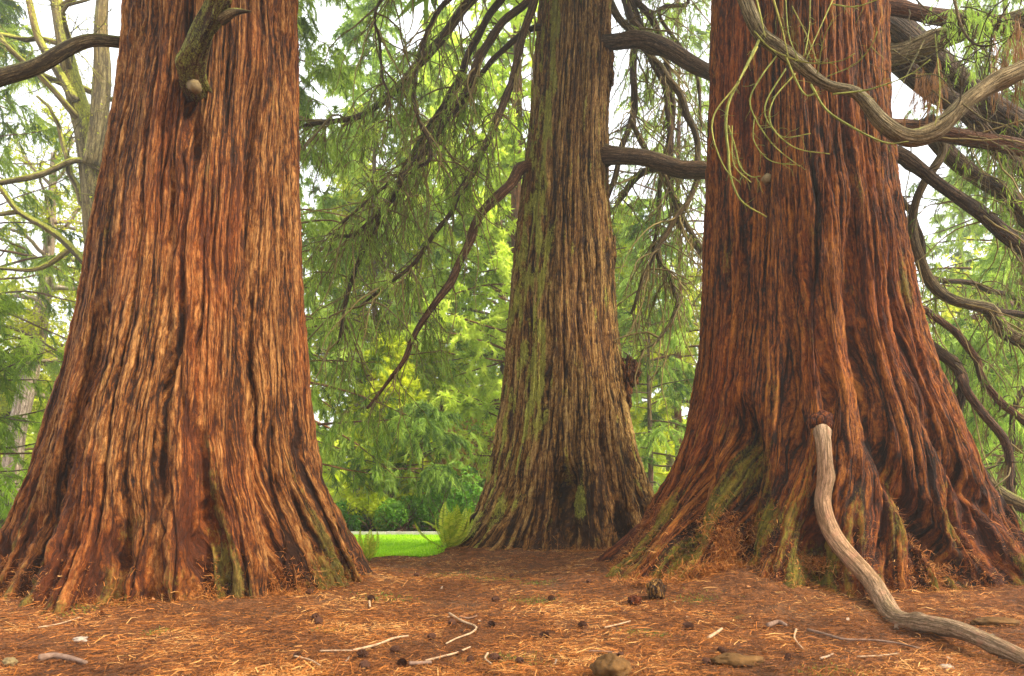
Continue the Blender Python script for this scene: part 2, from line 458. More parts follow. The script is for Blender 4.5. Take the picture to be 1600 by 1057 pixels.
M_FOL_SHRUB = leaf_mat('shrub_leaves', (0.04, 0.12, 0.014), (0.12, 0.30, 0.025), (0.30, 0.50, 0.06), 0.4, 0.4)
M_FOL_ORANGE = leaf_mat('orange_leaves', (0.22, 0.10, 0.03), (0.45, 0.22, 0.07), (0.6, 0.36, 0.14), 0.45)
M_FOL_FRESH = leaf_mat('fresh_foliage', (0.16, 0.24, 0.018), (0.46, 0.60, 0.06), (0.78, 0.86, 0.17), 0.5)
M_FERN = leaf_mat('fern_green', (0.10, 0.17, 0.012), (0.36, 0.46, 0.03), (0.70, 0.66, 0.08), 0.4)
M_GRASS = leaf_mat('grass_blades', (0.18, 0.38, 0.008), (0.32, 0.56, 0.012), (0.48, 0.70, 0.03), 0.45)
M_DEAD = leaf_mat('dead_sprays', (0.12, 0.05, 0.02), (0.28, 0.13, 0.05), (0.42, 0.24, 0.1), 0.3)

def litter_floor_mat():
    m, n, l, out = new_mat('forest_floor')
    bs = n.new('ShaderNodeBsdfPrincipled'); l.new(bs.outputs[0], out.inputs[0])
    tcn = n.new('ShaderNodeTexCoord'); o = tcn.outputs['Object']
    a = noise(n, l, o, 9, 8, 0.75, 0.5)
    b = noise(n, l, o, 1.1, 5, 0.6)
    c = noise(n, l, o, 60, 4, 0.7)
    f = mth(n, l, 'ADD', mth(n, l, 'MULTIPLY', a, 0.6), mth(n, l, 'MULTIPLY', c, 0.4))
    col = ramp(n, l, f, [(0.36, (0.022, 0.009, 0.004)), (0.48, (0.09, 0.032, 0.010)), (0.57, (0.19, 0.068, 0.020)), (0.68, (0.36, 0.17, 0.065))])
    col = mix(n, l, ramp(n, l, b, [(0.5, (0, 0, 0)), (0.7, (0.55,) * 3)]), col, (0.13, 0.075, 0.04))
    g = noise(n, l, mapping(n, l, o, (1, 1.8, 1), (4, 4, 0)), 2.1, 5, 0.6)
    col = mix(n, l, ramp(n, l, g, [(0.66, (0, 0, 0)), (0.74, (0.6,) * 3)]), col, (0.14, 0.16, 0.025))
    # beyond the beds the ground is grass
    sp = n.new('ShaderNodeSeparateXYZ'); l.new(o, sp.inputs[0])
    far = ramp(n, l, mth(n, l, 'MULTIPLY', mth(n, l, 'SUBTRACT', sp.outputs['Y'], 21.0), 0.25, True), [(0.0, (0, 0, 0)), (1.0, (1, 1, 1))])
    gc = mix(n, l, a, (0.05, 0.12, 0.012), (0.12, 0.25, 0.02))
    col = mix(n, l, far, col, gc)
    l.new(col, bs.inputs['Base Color']); bs.inputs['Roughness'].default_value = 0.9
    bs.inputs['Specular IOR Level'].default_value = 0.15
    pale_band = mth(n, l, 'MULTIPLY', mth(n, l, 'SUBTRACT', sp.outputs['Y'], 7.4), 0.5, True)  # mask for the same paler, sunlit-looking band; not connected to anything
    bp = n.new('ShaderNodeBump'); bp.inputs['Distance'].default_value = 0.03
    l.new(f, bp.inputs['Height']); l.new(bp.outputs[0], bs.inputs['Normal'])
    return m
M_FLOOR = litter_floor_mat()
M_LAWN = plain_mat('lawn_turf', (0.22, 0.42, 0.008), (0.36, 0.58, 0.014), 6, 0.9, 0.02)
M_KERB = plain_mat('pale_concrete', (0.36, 0.33, 0.28), (0.55, 0.52, 0.46), 8, 0.85, 0.004)
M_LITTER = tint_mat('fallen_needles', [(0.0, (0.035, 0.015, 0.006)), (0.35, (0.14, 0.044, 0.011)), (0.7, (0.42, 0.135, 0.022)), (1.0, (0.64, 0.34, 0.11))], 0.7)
M_CONE = plain_mat('cone_scales', (0.045, 0.016, 0.009), (0.15, 0.06, 0.03), 30, 0.8, 0.01)
M_STICK = plain_mat('dry_stick', (0.24, 0.14, 0.08), (0.50, 0.34, 0.2), 25, 0.8, 0.003, (1, 1, 1))
M_STICK_DARK = plain_mat('dark_stick', (0.1, 0.055, 0.035), (0.26, 0.16, 0.11), 25, 0.8, 0.003)
M_DLEAF = plain_mat('dead_leaf', (0.20, 0.12, 0.07), (0.42, 0.29, 0.19), 40, 0.7, 0.001)
M_DLEAF_R = plain_mat('russet_leaf', (0.28, 0.09, 0.03), (0.45, 0.2, 0.07), 40, 0.7, 0.001)
M_ROOT = plain_mat('exposed_root_bark', (0.05, 0.024, 0.006), (0.16, 0.075, 0.02), 14, 0.85, 0.012)
M_CUT = plain_mat('sawn_wood', (0.10, 0.065, 0.028), (0.24, 0.17, 0.075), 30, 0.8, 0.003, (1, 1, 1))
M_STONE = plain_mat('grey_stone', (0.2, 0.14, 0.1), (0.4, 0.32, 0.25), 16, 0.85, 0.006)

# ------------------------------------------------------------------ trunks: fitted silhouettes, flutes and bark relief
class Trunk:
    def __init__(s, D, sil, kf, lobes, grooves, seed, flare_amp, ncol, nrow, ztop, frontcols=0.8, relief=1.0, rf=6.3, cross=0.4):
        s.cross = cross
        s.D = D
        sil = np.array(sil, float)
        a1 = np.arctan((sil[:, 1] - 800) / F); a2 = np.arctan((sil[:, 2] - 800) / F)
        phi, hw = (a1 + a2) / 2, (a2 - a1) / 2
        z = CAMH + (HOR - sil[:, 0]) / F * D
        o = np.argsort(z)
        s.z, s.cxv, s.Rv = z[o], (D * np.tan(phi))[o], (D / np.cos(phi) * np.sin(hw))[o]
        s.kf = kf
        s.lobes, s.seed, s.flare_amp, s.relief, s.rf = lobes, seed, flare_amp, relief, rf
        s.grooves = [(s.trace(g[0]), g[1], g[2]) for g in grooves]
        s.build(ncol, nrow, ztop, frontcols)
    def cx(s, z): return np.interp(z, s.z, s.cxv)
    def R(s, z):
        r = np.interp(z, s.z, s.Rv)
        r = np.where(z > s.z[-1], s.Rv[-1] - (z - s.z[-1]) * 0.035, r)
        return np.where(z < s.z[0], s.Rv[0] + (s.z[0] - z) * 1.6, r)
    def Rf(s, z):
        k = s.kf + (1 - s.kf) * sstep(0, 2.0, z)
        return s.R(z) * k
    def trace(s, pts):
        out = []
        for px, py in pts:
            d = s.D - 1.0
            for _ in range(8):
                x = (px - 800) / F * d; z = CAMH + (HOR - py) / F * d
                c = np.clip((x - s.cx(z)) / s.R(z), -0.98, 0.98); sn = math.sqrt(1 - c * c)
                d = s.D - float(s.Rf(z)) * sn
            out.append((float(z), -math.acos(c)))
        out.sort()
        return np.array(out)
    def surf(s, px, py):
        """world point on the smooth front surface under a pixel"""
        d = s.D - 1.0
        for _ in range(8):
            x = (px - 800) / F * d; z = CAMH + (HOR - py) / F * d
            c = np.clip((x - s.cx(z)) / s.R(z), -0.98, 0.98)
            d = s.D - float(s.Rf(z)) * math.sqrt(1 - c * c)
        return W(px, py, d)
    def build(s, ncol, nrow, ztop, fc):
        nf = int(ncol * fc)
        th = np.concatenate([np.linspace(-PI * 1.03, PI * 0.03, nf, endpoint=False), np.linspace(PI * 0.03, PI * 0.97, ncol - nf, endpoint=False)])
        zv = -0.35 + (ztop + 0.35) * np.linspace(0, 1, nrow)
        TH, Z = np.meshgrid(th, zv)
        C, S = np.cos(TH), np.sin(TH)
        sd = s.seed
        R, Rf, cx = s.R(Z), s.Rf(Z), s.cx(Z)
        Rm = float(s.R(3.0))
        # slow wander of the fibres
        tw = 0.055 * perlin(C * 2 + sd, S * 2, Z * 0.45) + 0.022 * perlin(C * 5 + sd, S * 5, Z * 1.4) + 0.008 * perlin(C * 14, S * 14 + sd, Z * 3) + 0.004 * perlin(C * 30, S * 30 + sd, Z * 7)
        fl = np.exp(-np.maximum(Z, 0) / 0.8)
        # buttress flutes
        but = (0.035 + s.flare_amp * fl) * (perlin(C * 2.3 + sd, S * 2.3, Z * 0.25 + sd) + 0.6 * perlin(C * 5 + sd, S * 5, Z * 0.35)) - 0.16 * fl * np.exp(-(perlin(C * 3.4 + sd + 5, S * 3.4, Z * 0.3) / 0.14) ** 2)
        for (thc, amp, wd, zf) in s.lobes:
            da = np.angle(np.exp(1j * (TH - thc)))
            but = but + amp * np.exp(-(da / wd) ** 2) * np.exp(-np.maximum(Z, 0) / zf)
        for (tr, dep, wid) in s.grooves:
            thc = np.interp(zv, tr[:, 0], tr[:, 1])
            fade = sstep(tr[0, 0] - 0.35, tr[0, 0] + 0.1, zv) * (1 - sstep(tr[-1, 0] - 0.4, tr[-1, 0] + 0.2, zv))
            da = np.angle(np.exp(1j * (TH + tw * 0.4 - thc[:, None]))) * R
            wv = wid * (1 + 0.35 * perlin(zv * 1.3 + sd, 0, 7.7))[:, None]
            but = but - 1.35 * dep * fade[:, None] * np.exp(-np.abs(da / wv / 1.35) ** 1.6)
        base0 = np.stack([cx + (R + but) * C, s.D + (Rf + but) * S, Z], -1)
        # bark relief
        T2 = TH + tw
        c2, s2 = np.cos(T2) * Rm, np.sin(T2) * Rm
        f = s.rf
        n1 = np.abs(perlin(c2 * f * 0.75 + sd, s2 * f * 0.75, Z * 0.20 + sd))
        n1b = np.abs(perlin(c2 * f * 1.5 + sd + 31, s2 * f * 1.5, Z * 0.36))
        n2 = np.abs(perlin(c2 * f * 3.1 + sd + 7, s2 * f * 3.1, Z * 0.85 + 3))
        n3 = perlin(c2 * f * 6 + sd, s2 * f * 6 + 5, Z * 1.6)
        n4 = perlin(c2 * 26 + sd, s2 * 26 + 5, Z * 9)
        n5 = perlin(c2 * 9 + sd + 4, s2 * 9 + 5, Z * 6)
        n6 = np.abs(perlin(c2 * 7 + sd + 9, s2 * 7, Z * 9))
        h1 = 1 - np.exp(-(n1 / 0.085) ** 1.3)
        h1b = 1 - np.exp(-(n1b / 0.10) ** 1.3)
        h2 = 1 - np.exp(-(n2 / 0.13) ** 1.3)
        h6 = 1 - np.exp(-(n6 / 0.05) ** 1.5)
        m = 0.85 + 0.7 * perlin(C * 3 + sd + 2, S * 3, Z * 0.6)
        m = np.clip(m, 0.45, 1.5) * s.relief
        mb = np.clip(0.9 + 1.2 * perlin(C * 4 + sd + 12, S * 4, Z * 0.9), 0.2, 1.6)
        d = m * (0.085 * (h1 - 1) + 0.048 * mb * (h1b - 1) + 0.024 * (h2 - 1) + 0.018 * n3 + 0.013 * n4 + 0.012 * s.cross * (h6 - 1)) + 0.009 * n5 * (0.6 + fl)
        wf = sstep(1.6, 0.3, Z)
        q1 = np.abs(perlin(c2 * f * 1.9 + sd + 3, s2 * f * 1.9, Z * 0.9 + 1)); q2 = np.abs(perlin(c2 * f * 4.6 + sd + 3, s2 * f * 4.6, Z * 2.2 + 1))
        hq = 1 - np.exp(-(q1 / 0.13) ** 1.3); hq2 = 1 - np.exp(-(q2 / 0.16) ** 1.3)
        d = d + wf * (0.06 * (hq - 1) + 0.032 * (hq2 - 1) + 0.02 * perlin(base0[..., 0] * 16, base0[..., 1] * 16, Z * 8))
        ridge = np.clip((1 + wf * 0.7 * (hq - 1) + wf * 0.3 * (hq2 - 1)) * 1.0 - 1 + 0.40 * h1 + 0.32 * (1 + mb * (h1b - 1)) + 0.28 * h2 + 0.35 * n3 + 0.15 * n4 + 0.2 * s.cross * (h6 - 1), 0, 1)
        base = np.stack([cx + (R + but) * C, s.D + (Rf + but) * S, Z], -1)
        gz = np.gradient(base, axis=0); gt = np.roll(base, -1, 1) - np.roll(base, 1, 1)
        N = norm(np.cross(gt, gz))
        sign = np.sign(np.sum(N * np.stack([C, S, 0 * C], -1), -1, keepdims=True)); N = N * np.where(sign == 0, 1, sign)
        V = base + N * d[..., None]
        s.V, s.N, s.zv, s.th = V, N, zv, th
        s.co = np.stack([c2, s2, Z], -1); s.ridge = ridge
        s.TH, s.Z, s.but, s.C, s.S = TH, Z, but, C, S
    def hit(s, px, py):
        """point of the finished bark nearest the camera under a pixel"""
        V = s.V.reshape(-1, 3); y = np.maximum(V[:, 1], .1)
        e = np.hypot(800 + F * V[:, 0] / y - px, HOR - F * (V[:, 2] - CAMH) / y - py)
        k = np.where((e < 6) & (s.S.ravel() < .2))[0]
        return W(px, py, float(V[k, 1].min()))
    def mesh(s, name, mat, moss):
        nr, nc = s.TH.shape
        idx = np.arange(nr * nc).reshape(nr, nc)
        q = np.stack([idx[:-1], np.roll(idx[:-1], -1, 1), np.roll(idx[1:], -1, 1), idx[1:]], -1).reshape(-1, 4)
        return make_mesh(name, s.V.reshape(-1, 3), q, mat, {'bark_co': s.co.reshape(-1, 3), 'ridge': s.ridge.ravel(), 'moss': moss.ravel()})

print('trunks')
SIL_L = [(-200, 205, 463), (0, 195, 468), (100, 190, 470), (200, 178, 470), (300, 158, 470), (400, 138, 473), (500, 122, 478), (600, 97, 483), (700, 60, 493), (750, 36, 508), (800, 8, 532), (850, -28, 556), (900, -62, 578), (920, -75, 590)]
SIL_M = [(-200, 855, 950), (0, 842, 955), (100, 833, 955), (200, 826, 950), (300, 815, 950), (400, 803, 960), (500, 793, 966), (600, 785, 977), (700, 770, 996), (750, 758, 1012), (800, 738, 1032), (840, 706, 1056), (864, 672, 1080)]
SIL_R = [(-200, 1112, 1375), (0, 1108, 1385), (100, 1105, 1388), (200, 1104, 1395), (300, 1102, 1408), (400, 1098, 1425), (500, 1092, 1443), (550, 1088, 1455), (600, 1080, 1472), (650, 1068, 1494), (700, 1050, 1520), (750, 1026, 1552), (800, 992, 1592), (850, 950, 1645), (903, 893, 1715)]
TL = Trunk(7.1, SIL_L, 0.84,
           [(-1.25, 0.10, 0.22, 0.5), (-1.75, 0.16, 0.20, 0.45), (-0.35, 0.12, 0.25, 0.5), (-2.5, 0.12, 0.3, 0.5)],
           [([(400, 120), (400, 330), (408, 560), (412, 680), (425, 760), (442, 860), (450, 930)], 0.17, 0.085),
            ([(268, 240), (262, 330), (258, 450), (262, 620), (255, 760)], 0.06, 0.05),
            ([(300, 130), (302, 170), (306, 215)], 0.12, 0.05),
            ([(150, 480), (120, 620), (60, 800)], 0.08, 0.06),
            ([(312, 300), (310, 480), (315, 620), (322, 780)], 0.035, 0.03),
            ([(330, 780), (318, 860), (300, 940)], 0.14, 0.07),
            ([(215, 780), (185, 860), (160, 930)], 0.12, 0.08)],
           3.1, 0.28, 385, 560, 7.0, frontcols=.86)
TR = Trunk(8.0, SIL_R, 0.73,
           [(-1.75, 0.22, 0.16, 0.4), (-1.05, 0.20, 0.22, 0.6), (-2.35, 0.18, 0.2, 0.5), (-0.55, 0.22, 0.18, 0.6)],
           [([(1238, 300), (1240, 420), (1232, 540), (1232, 640), (1240, 700)], 0.14, 0.07),
            ([(1150, 640), (1158, 720), (1150, 800), (1140, 880)], 0.32, 0.13),
            ([(1100, 690), (1085, 780), (1065, 870)], 0.16, 0.09),
            ([(1340, 330), (1345, 480), (1352, 600), (1375, 690), (1420, 780), (1480, 850), (1530, 900)], 0.15, 0.08),
            ([(1400, 380), (1415, 500), (1440, 620), (1500, 740), (1560, 820)], 0.08, 0.06),
            ([(1165, 120), (1160, 260), (1150, 420)], 0.07, 0.05),
            ([(1290, 420), (1292, 540), (1290, 640)], 0.06, 0.05),
            ([(1262, 790), (1275, 850), (1290, 900)], 0.16, 0.10)],
           8.7, 0.32, 385, 560, 7.6, frontcols=.86)
TM = Trunk(11.3, SIL_M, 0.75,
           [(-1.2, 0.10, 0.2, 0.5), (-2.2, 0.15, 0.25, 0.5), (-0.5, 0.18, 0.22, 0.5)],
           [([(885, 730), (890, 780), (895, 835), (897, 860)], 0.42, 0.12),
            ([(815, 640), (800, 740), (785, 830)], 0.10, 0.06),
            ([(940, 640), (965, 760), (985, 830)], 0.10, 0.07),
            ([(862, 300), (858, 460), (850, 640)], 0.05, 0.05)],
           15.3, 0.24, 235, 480, 9.5, rf=5.4, cross=1.5)

def nz3(T, a, b, sd): return perlin(T.C * a + sd, T.S * a, T.Z * b)
mossL = 0.62 * np.exp(-np.maximum(TL.Z, 0) / 0.8) + 0.45 * nz3(TL, 5, 1.2, 2) + 0.02
mossR = 0.44 * np.exp(-np.maximum(TR.Z, 0) / 1.2) + 0.6 * nz3(TR, 6, 1.1, 5) + 0.25 * np.exp(-((TR.TH + 2.2) / 0.4) ** 2) * (1 - sstep(0.8, 2.6, TR.Z))
mossM = 0.30 * np.exp(-((TM.TH + 2.6) / 0.5) ** 2) + 0.5 * np.exp(-((TM.TH + 2.1 + .2 * nz3(TM, 1, 1.1, 0)) / 0.2) ** 2) * sstep(1.0, 2.4, TM.Z) + 0.25 * np.exp(-np.maximum(TM.Z, 0) / 0.6) + 0.75 * nz3(TM, 9, 2.2, 9) + 0.65 * np.exp(-((TM.TH + 1.45) / 0.1) ** 2 - ((TM.Z - 0.95) / 0.4) ** 2)
for mm in (mossL, mossR, mossM): np.clip(mm, 0, 1, out=mm)

left_tree = thing('sequoia_tree', 'massive red-brown sequoia at left with a mossy broken branch stub high on its front', 'tree', (float(TL.cx(0)), TL.D, 0))
mid_tree = thing('sequoia_tree', 'greyer moss-streaked sequoia standing farther back between the two nearer giants', 'tree', (float(TM.cx(0)), TM.D, 0))
right_tree = thing('sequoia_tree', 'dark red sequoia at right with a pale limb curving down onto the ground', 'tree', (float(TR.cx(0)), TR.D, 0))

def child(name, me, parent, label=None):
    """mesh authored in world coordinates, parented under a thing placed somewhere"""
    o = link(name, me, parent)
    p = parent; off = np.zeros(3)
    while p is not None:
        off += np.array(p.location); p = p.parent
    o.location = tuple(-off)
    if label: o['label'] = label
    return o
child('trunk', TL.mesh('left_trunk', M_BARK_L, mossL), left_tree)
child('trunk', TM.mesh('middle_trunk', M_BARK_M, mossM), mid_tree)
child('trunk', TR.mesh('right_trunk', M_BARK_R, mossR), right_tree)

# ------------------------------------------------------------------ ground
print('ground')
def foot(x, y, T):
    a = np.arctan2((y - T.D) / max(float(T.Rf(0)), .1), (x - float(T.cx(0))) / float(T.R(0)))
    r = np.hypot((x - float(T.cx(0))) / float(T.R(0)), (y - T.D) / float(T.Rf(0)))
    return (r - 1) * float(T.R(0))
def gz(x, y):
    x, y = np.asarray(x, float), np.asarray(y, float)
    near = np.exp(-np.maximum(y - 10.0, 0) / 0.8)
    b = (0.05 * perlin(x * 0.6, y * 0.6, 0.3) + 0.02 * perlin(x * 2.2, y * 2.2, 5.3) + 0.010 * perlin(x * 7, y * 7, 1.3)) * near
    z = b
    z = z + 0.09 * np.exp(-np.maximum(foot(x, y, TL), 0) / 0.35)
    z = z + 0.11 * np.exp(-np.maximum(foot(x, y, TR), 0) / 0.40)
    z = z + 0.17 * np.exp(-np.maximum(foot(x, y, TM), 0) / 0.55)
    z = z + 0.16 * np.exp(-((x - 2.3) / 0.45) ** 2 - ((y - 6.7) / 0.45) ** 2)
    return z - 0.012
def spaced(lo, hi, dlo, dhi, step, grow_):
    mid = np.arange(dlo, dhi, step)
    a, b = [dlo], [dhi]; st = step
    while a[-1] > lo: st *= grow_; a.append(a[-1] - st)
    st = step
    while b[-1] < hi: st *= grow_; b.append(b[-1] + st)
    return np.array(a[::-1][:-1] + list(mid) + b)
gx = spaced(-900, 900, -6.5, 7.0, 0.075, 1.16); gy = spaced(-40, 1200, 2.6, 12.5, 0.08, 1.14)
GX, GY = np.meshgrid(gx, gy)
GZ = gz(GX, GY)
gi = np.arange(GX.size).reshape(GX.shape)
q = np.stack([gi[:-1, :-1], gi[:-1, 1:], gi[1:, 1:], gi[1:, :-1]], -1).reshape(-1, 4)
ground = link('forest_floor', make_mesh('forest_floor', np.stack([GX, GY, GZ], -1).reshape(-1, 3), q, M_FLOOR))
tag(ground, kind='structure')

def lawn_edge(x): return 10.15 + 0.10 * np.sin(x * 2.1) + 0.05 * np.sin(x * 7.3 + 1) + 2.6 * sstep(-1.25, 0.0, x) * (1 - sstep(3, 4.5, x)) - 0.25 * (x + 2)* (x > -3) * (x < -1)
lx = np.linspace(-14, 14, 141); LY0 = lawn_edge(lx)
tt = np.linspace(0, 1, 30)[:, None]
LY = LY0[None] * (1 - tt) + 16.2 * tt; LX = lx[None] + 0 * LY
LZ = gz(LX, LY) + 0.012
gi = np.arange(LX.size).reshape(LX.shape)
q = np.stack([gi[:-1, :-1], gi[:-1, 1:], gi[1:, 1:], gi[1:, :-1]], -1).reshape(-1, 4)
lawn = link('lawn', make_mesh('lawn', np.stack([LX, LY, LZ], -1).reshape(-1, 3), q, M_LAWN)); tag(lawn, kind='structure')

# grass blades on the lawn
N = 36000
x = rng.uniform(-5, 1.5, N); y0 = lawn_edge(x); y = y0 + (16.2 - y0) * rng.uniform(0, 1, N) ** 1.6 - np.abs(rng.normal(size=N)) * .05 * (rng.uniform(0, 1, N) < .3)
P = np.stack([x, y - 0.02, gz(x, y) + 0.012], -1)
g = Geo(); d = norm(rng.normal(size=(N, 3)) * 0.35 + [0, 0, 1]); L = rng.uniform(0.02, 0.05, N)[:, None]
sd_ = norm(np.cross(d, rng.normal(size=(N, 3)))) * 0.006
V = np.stack([P - sd_, P + sd_, P + d * L], 1)
g.add(V.reshape(-1, 3), t=np.arange(N * 3).reshape(-1, 3), tint=np.repeat(np.clip(0.5 + 0.4 * perlin(x * 1.2, y * 1.2, 0) + rng.normal(size=N) * 0.15, 0, 1), 3))
tag(link('lawn_grass', g.mesh('lawn_grass', M_GRASS)), 'short bright green mown grass on the lawn beyond the trunks', 'grass', kind='stuff')

# pale kerb edging along the far side of the lawn: each stone a piece
def box_geo(geo, c, s, rz=0, jit=0.0, **at):
    sx, sy, sz = s
    v = np.array([[i, j, k] for i in (-.5, .5) for j in (-.5, .5) for k in (-.5, .5)]) * [sx, sy, sz]
    v += rng.normal(size=v.shape) * jit
    ca, sa = math.cos(rz), math.sin(rz)
    v = np.stack([v[:, 0] * ca - v[:, 1] * sa, v[:, 0] * sa + v[:, 1] * ca, v[:, 2]], -1) + c
    geo.add(v, q=[[0, 1, 3, 2], [4, 6, 7, 5], [0, 4, 5, 1], [2, 3, 7, 6], [0, 2, 6, 4], [1, 5, 7, 3]], **at)
edging = thing('lawn_edging', 'pale straight stone edging along the far side of the lawn', 'kerb', (0, 16.3, 0))
g = Geo(); box_geo(g, np.zeros(3), (0.9, 0.14, 0.13), 0, 0.004); kerb_me = g.mesh('kerb_stone', M_KERB, False)
for i in range(16):
    o = link('kerb_stone', kerb_me, edging, (-8 + i * 0.91, 0.02 * math.sin(i * 2.3), 0.0)); o.rotation_euler.z = 0.004 * math.sin(i * 5)

# needle litter: curved ribbons lying on the duff
def ribbons(geo, pos, ang, L, wdt, tilt, bend, tint, straight=False):
    M = len(pos)
    d0 = np.stack([np.cos(ang), np.sin(ang), tilt], -1); d1 = np.stack([np.cos(ang + bend), np.sin(ang + bend), -tilt * rng.uniform(0, 1.2, M)], -1)
    p1 = pos + d0 * L[:, None] * 0.5; p2 = p1 + d1 * L[:, None] * 0.5
    up = norm(np.array([0, 0, 1.]) + rng.normal(size=(M, 3)) * 0.5)
    s0 = norm(np.cross(d0, up)) * wdt[:, None] / 2; s2 = norm(np.cross(d1, up)) * wdt[:, None] / 2
    if straight:
        V = np.stack([pos - s0, pos + s0, p2 + s2 * .6, p2 - s2 * .6], 1)
        geo.add(V.reshape(-1, 3), q=np.arange(M * 4).reshape(-1, 4), tint=np.repeat(tint, 4)); return
    V = np.stack([pos - s0, pos + s0, p1 - (s0 + s2) / 2, p1 + (s0 + s2) / 2, p2 - s2 * .5, p2 + s2 * .5], 1)
    i = np.arange(M)[:, None] * 6
    q = np.concatenate([i + [0, 1, 3, 2], i + [2, 3, 5, 4]], 1).reshape(-1, 4)
    geo.add(V.reshape(-1, 3), q=q, tint=np.repeat(tint, 6))
g = Geo()
N = 165000
y = 3.3 * (11.2 / 3.3) ** (rng.uniform(0, 1, N) ** 1.0)
x = rng.uniform(-0.82, 0.82, N) * y + rng.normal(size=N) * 0.1
keep = (foot(x, y, TL) > -0.5) & (foot(x, y, TR) > -0.6) & (foot(x, y, TM) > -0.6) & (y < lawn_edge(x) + 0.02 + 0.12 * rng.normal(size=N))
x, y = x[keep], y[keep]; N = len(x)
# clumpy: swirl direction follows a slow noise
ang = perlin(x * 1.7, y * 1.7, 3) * 5 + rng.normal(size=N) * 1.1
big = rng.uniform(0, 1, N) < 0.045
L = np.where(big, rng.uniform(0.07, 0.17, N), rng.uniform(0.02, 0.07, N)); wd = np.where(big, rng.uniform(0.003, 0.0055, N), rng.uniform(0.002, 0.0036, N)) * (0.7 + y / 14)
P = np.stack([x, y, gz(x, y) + rng.uniform(0.0, 0.022, N)], -1)
tint = np.clip(0.45 + 0.22 * sstep(7.2, 9.2, y) + 0.45 * perlin(x * 1.1, y * 1.1, 8) + 0.25 * perlin(x * 4, y * 4, 2) + rng.normal(size=N) * 0.2 + 0.16 * big, 0, 1)  # paler farther off: trodden litter, plus a sunlit band put into the colour
st = ~big & (rng.uniform(0, 1, N) < .72)
tl, bd = np.abs(rng.normal(size=N)) * 0.22, rng.normal(size=N) * 0.7
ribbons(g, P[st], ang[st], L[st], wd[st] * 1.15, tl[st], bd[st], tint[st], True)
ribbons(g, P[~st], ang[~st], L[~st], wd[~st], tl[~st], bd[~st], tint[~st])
# needles caught on the roots and in the flutes of the trunks
for T, cnt in ((TL, 9000), (TR, 22000), (TM, 3000)):
    zz = T.Z.ravel(); ok = (zz < (1.0 if T is TR else 0.5)) & (zz > -0.02) & (T.N[..., 2].ravel() > 0.22) & (T.S.ravel() < 0.1)
    wgt = ok * np.exp(-np.maximum(zz, 0) / (0.33 if T is TR else 0.15)) * np.clip(1.1 - T.ridge.ravel(), 0.05, 1) * np.exp(-T.but.ravel() * 4)
    k = rng.choice(len(zz), cnt, p=wgt / wgt.sum())
    P = T.V.reshape(-1, 3)[k] + T.N.reshape(-1, 3)[k] * rng.uniform(0.002, 0.02, (cnt, 1)) + rng.normal(size=(cnt, 3)) * 0.01
    ribbons(g, P, rng.uniform(0, 2 * PI, cnt), rng.uniform(0.03, 0.11, cnt), rng.uniform(0.003, 0.006, cnt), rng.normal(size=cnt) * 0.7 - 0.1, rng.normal(size=cnt), np.clip(rng.normal(size=cnt) * 0.18 + 0.55, 0, 1))
for px, py, n_, sx, sz in ((1130, 850, 1500, .10, .26), (1122, 890, 1200, .18, .06), (1050, 908, 700, .3, .03), (1262, 880, 500, .16, .06), (1470, 885, 500, .4, .04), (930, 870, 500, .25, .03), (445, 935, 300, .15, .03), (180, 945, 400, .3, .03)):
    T = TR if px > 1000 else (TM if px > 700 else TL)
    c = T.hit(px, py)
    P = c + rng.normal(size=(n_, 3)) * [sx, .05, sz * .6] + [0, -.02, 0]
    P[:, 2] = np.maximum(P[:, 2], gz(P[:, 0], P[:, 1]) + .005); P[:, 1] -= np.maximum(0, c[2] + sz - P[:, 2]) * .25
    ribbons(g, P, rng.uniform(0, 2 * PI, n_), rng.uniform(.04, .13, n_), rng.uniform(.003, .0055, n_), rng.normal(size=n_) * .8, rng.normal(size=n_) * 1.2, np.clip(rng.normal(size=n_) * .16 + .6, 0, 1))
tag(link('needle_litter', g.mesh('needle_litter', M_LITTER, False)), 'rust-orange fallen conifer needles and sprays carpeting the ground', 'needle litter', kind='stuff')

# small green moss/grass tufts in the litter
g = Geo()
for (px, py, r_, n_) in [(600, 938, .14, 260), (835, 937, .13, 300), (800, 1025, .12, 220), (1010, 990, .10, 200), (1085, 945, .12, 200), (120, 968, .1, 160), (460, 933, .1, 200), (250, 992, .07, 100), (770, 905, .2, 300), (700, 898, .2, 260), (1390, 890, .12, 160), (840, 915, .12, 200), (1300, 1050, .12, 200), (1250, 890, .08, 80), (510, 985, .06, 70)]:
    dd = F * CAMH / (py - HOR)
    c = W(px, py, dd)
    x = c[0] + rng.normal(size=n_) * r_; y = c[1] + rng.normal(size=n_) * r_ * .8
    P = np.stack([x, y, gz(x, y) + 0.003], -1); d = norm(rng.normal(size=(n_, 3)) * .7 + [0, 0, .8])
    L = rng.uniform(.012, .035, n_)[:, None]; s_ = norm(np.cross(d, rng.normal(size=(n_, 3)))) * .003
    g.add(np.stack([P - s_, P + s_, P + d * L], 1).reshape(-1, 3), t=np.arange(n_ * 3).reshape(-1, 3), tint=np.repeat(rng.uniform(.1, .8, n_), 3))
M_TUFT = leaf_mat('moss_tufts', (0.06, 0.10, 0.015), (0.15, 0.2, 0.03), (0.3, 0.36, 0.06), .3)
tag(link('moss_patches', g.mesh('moss_patches', M_TUFT)), 'small scattered patches of green moss and grass among the brown litter', 'moss', kind='stuff')

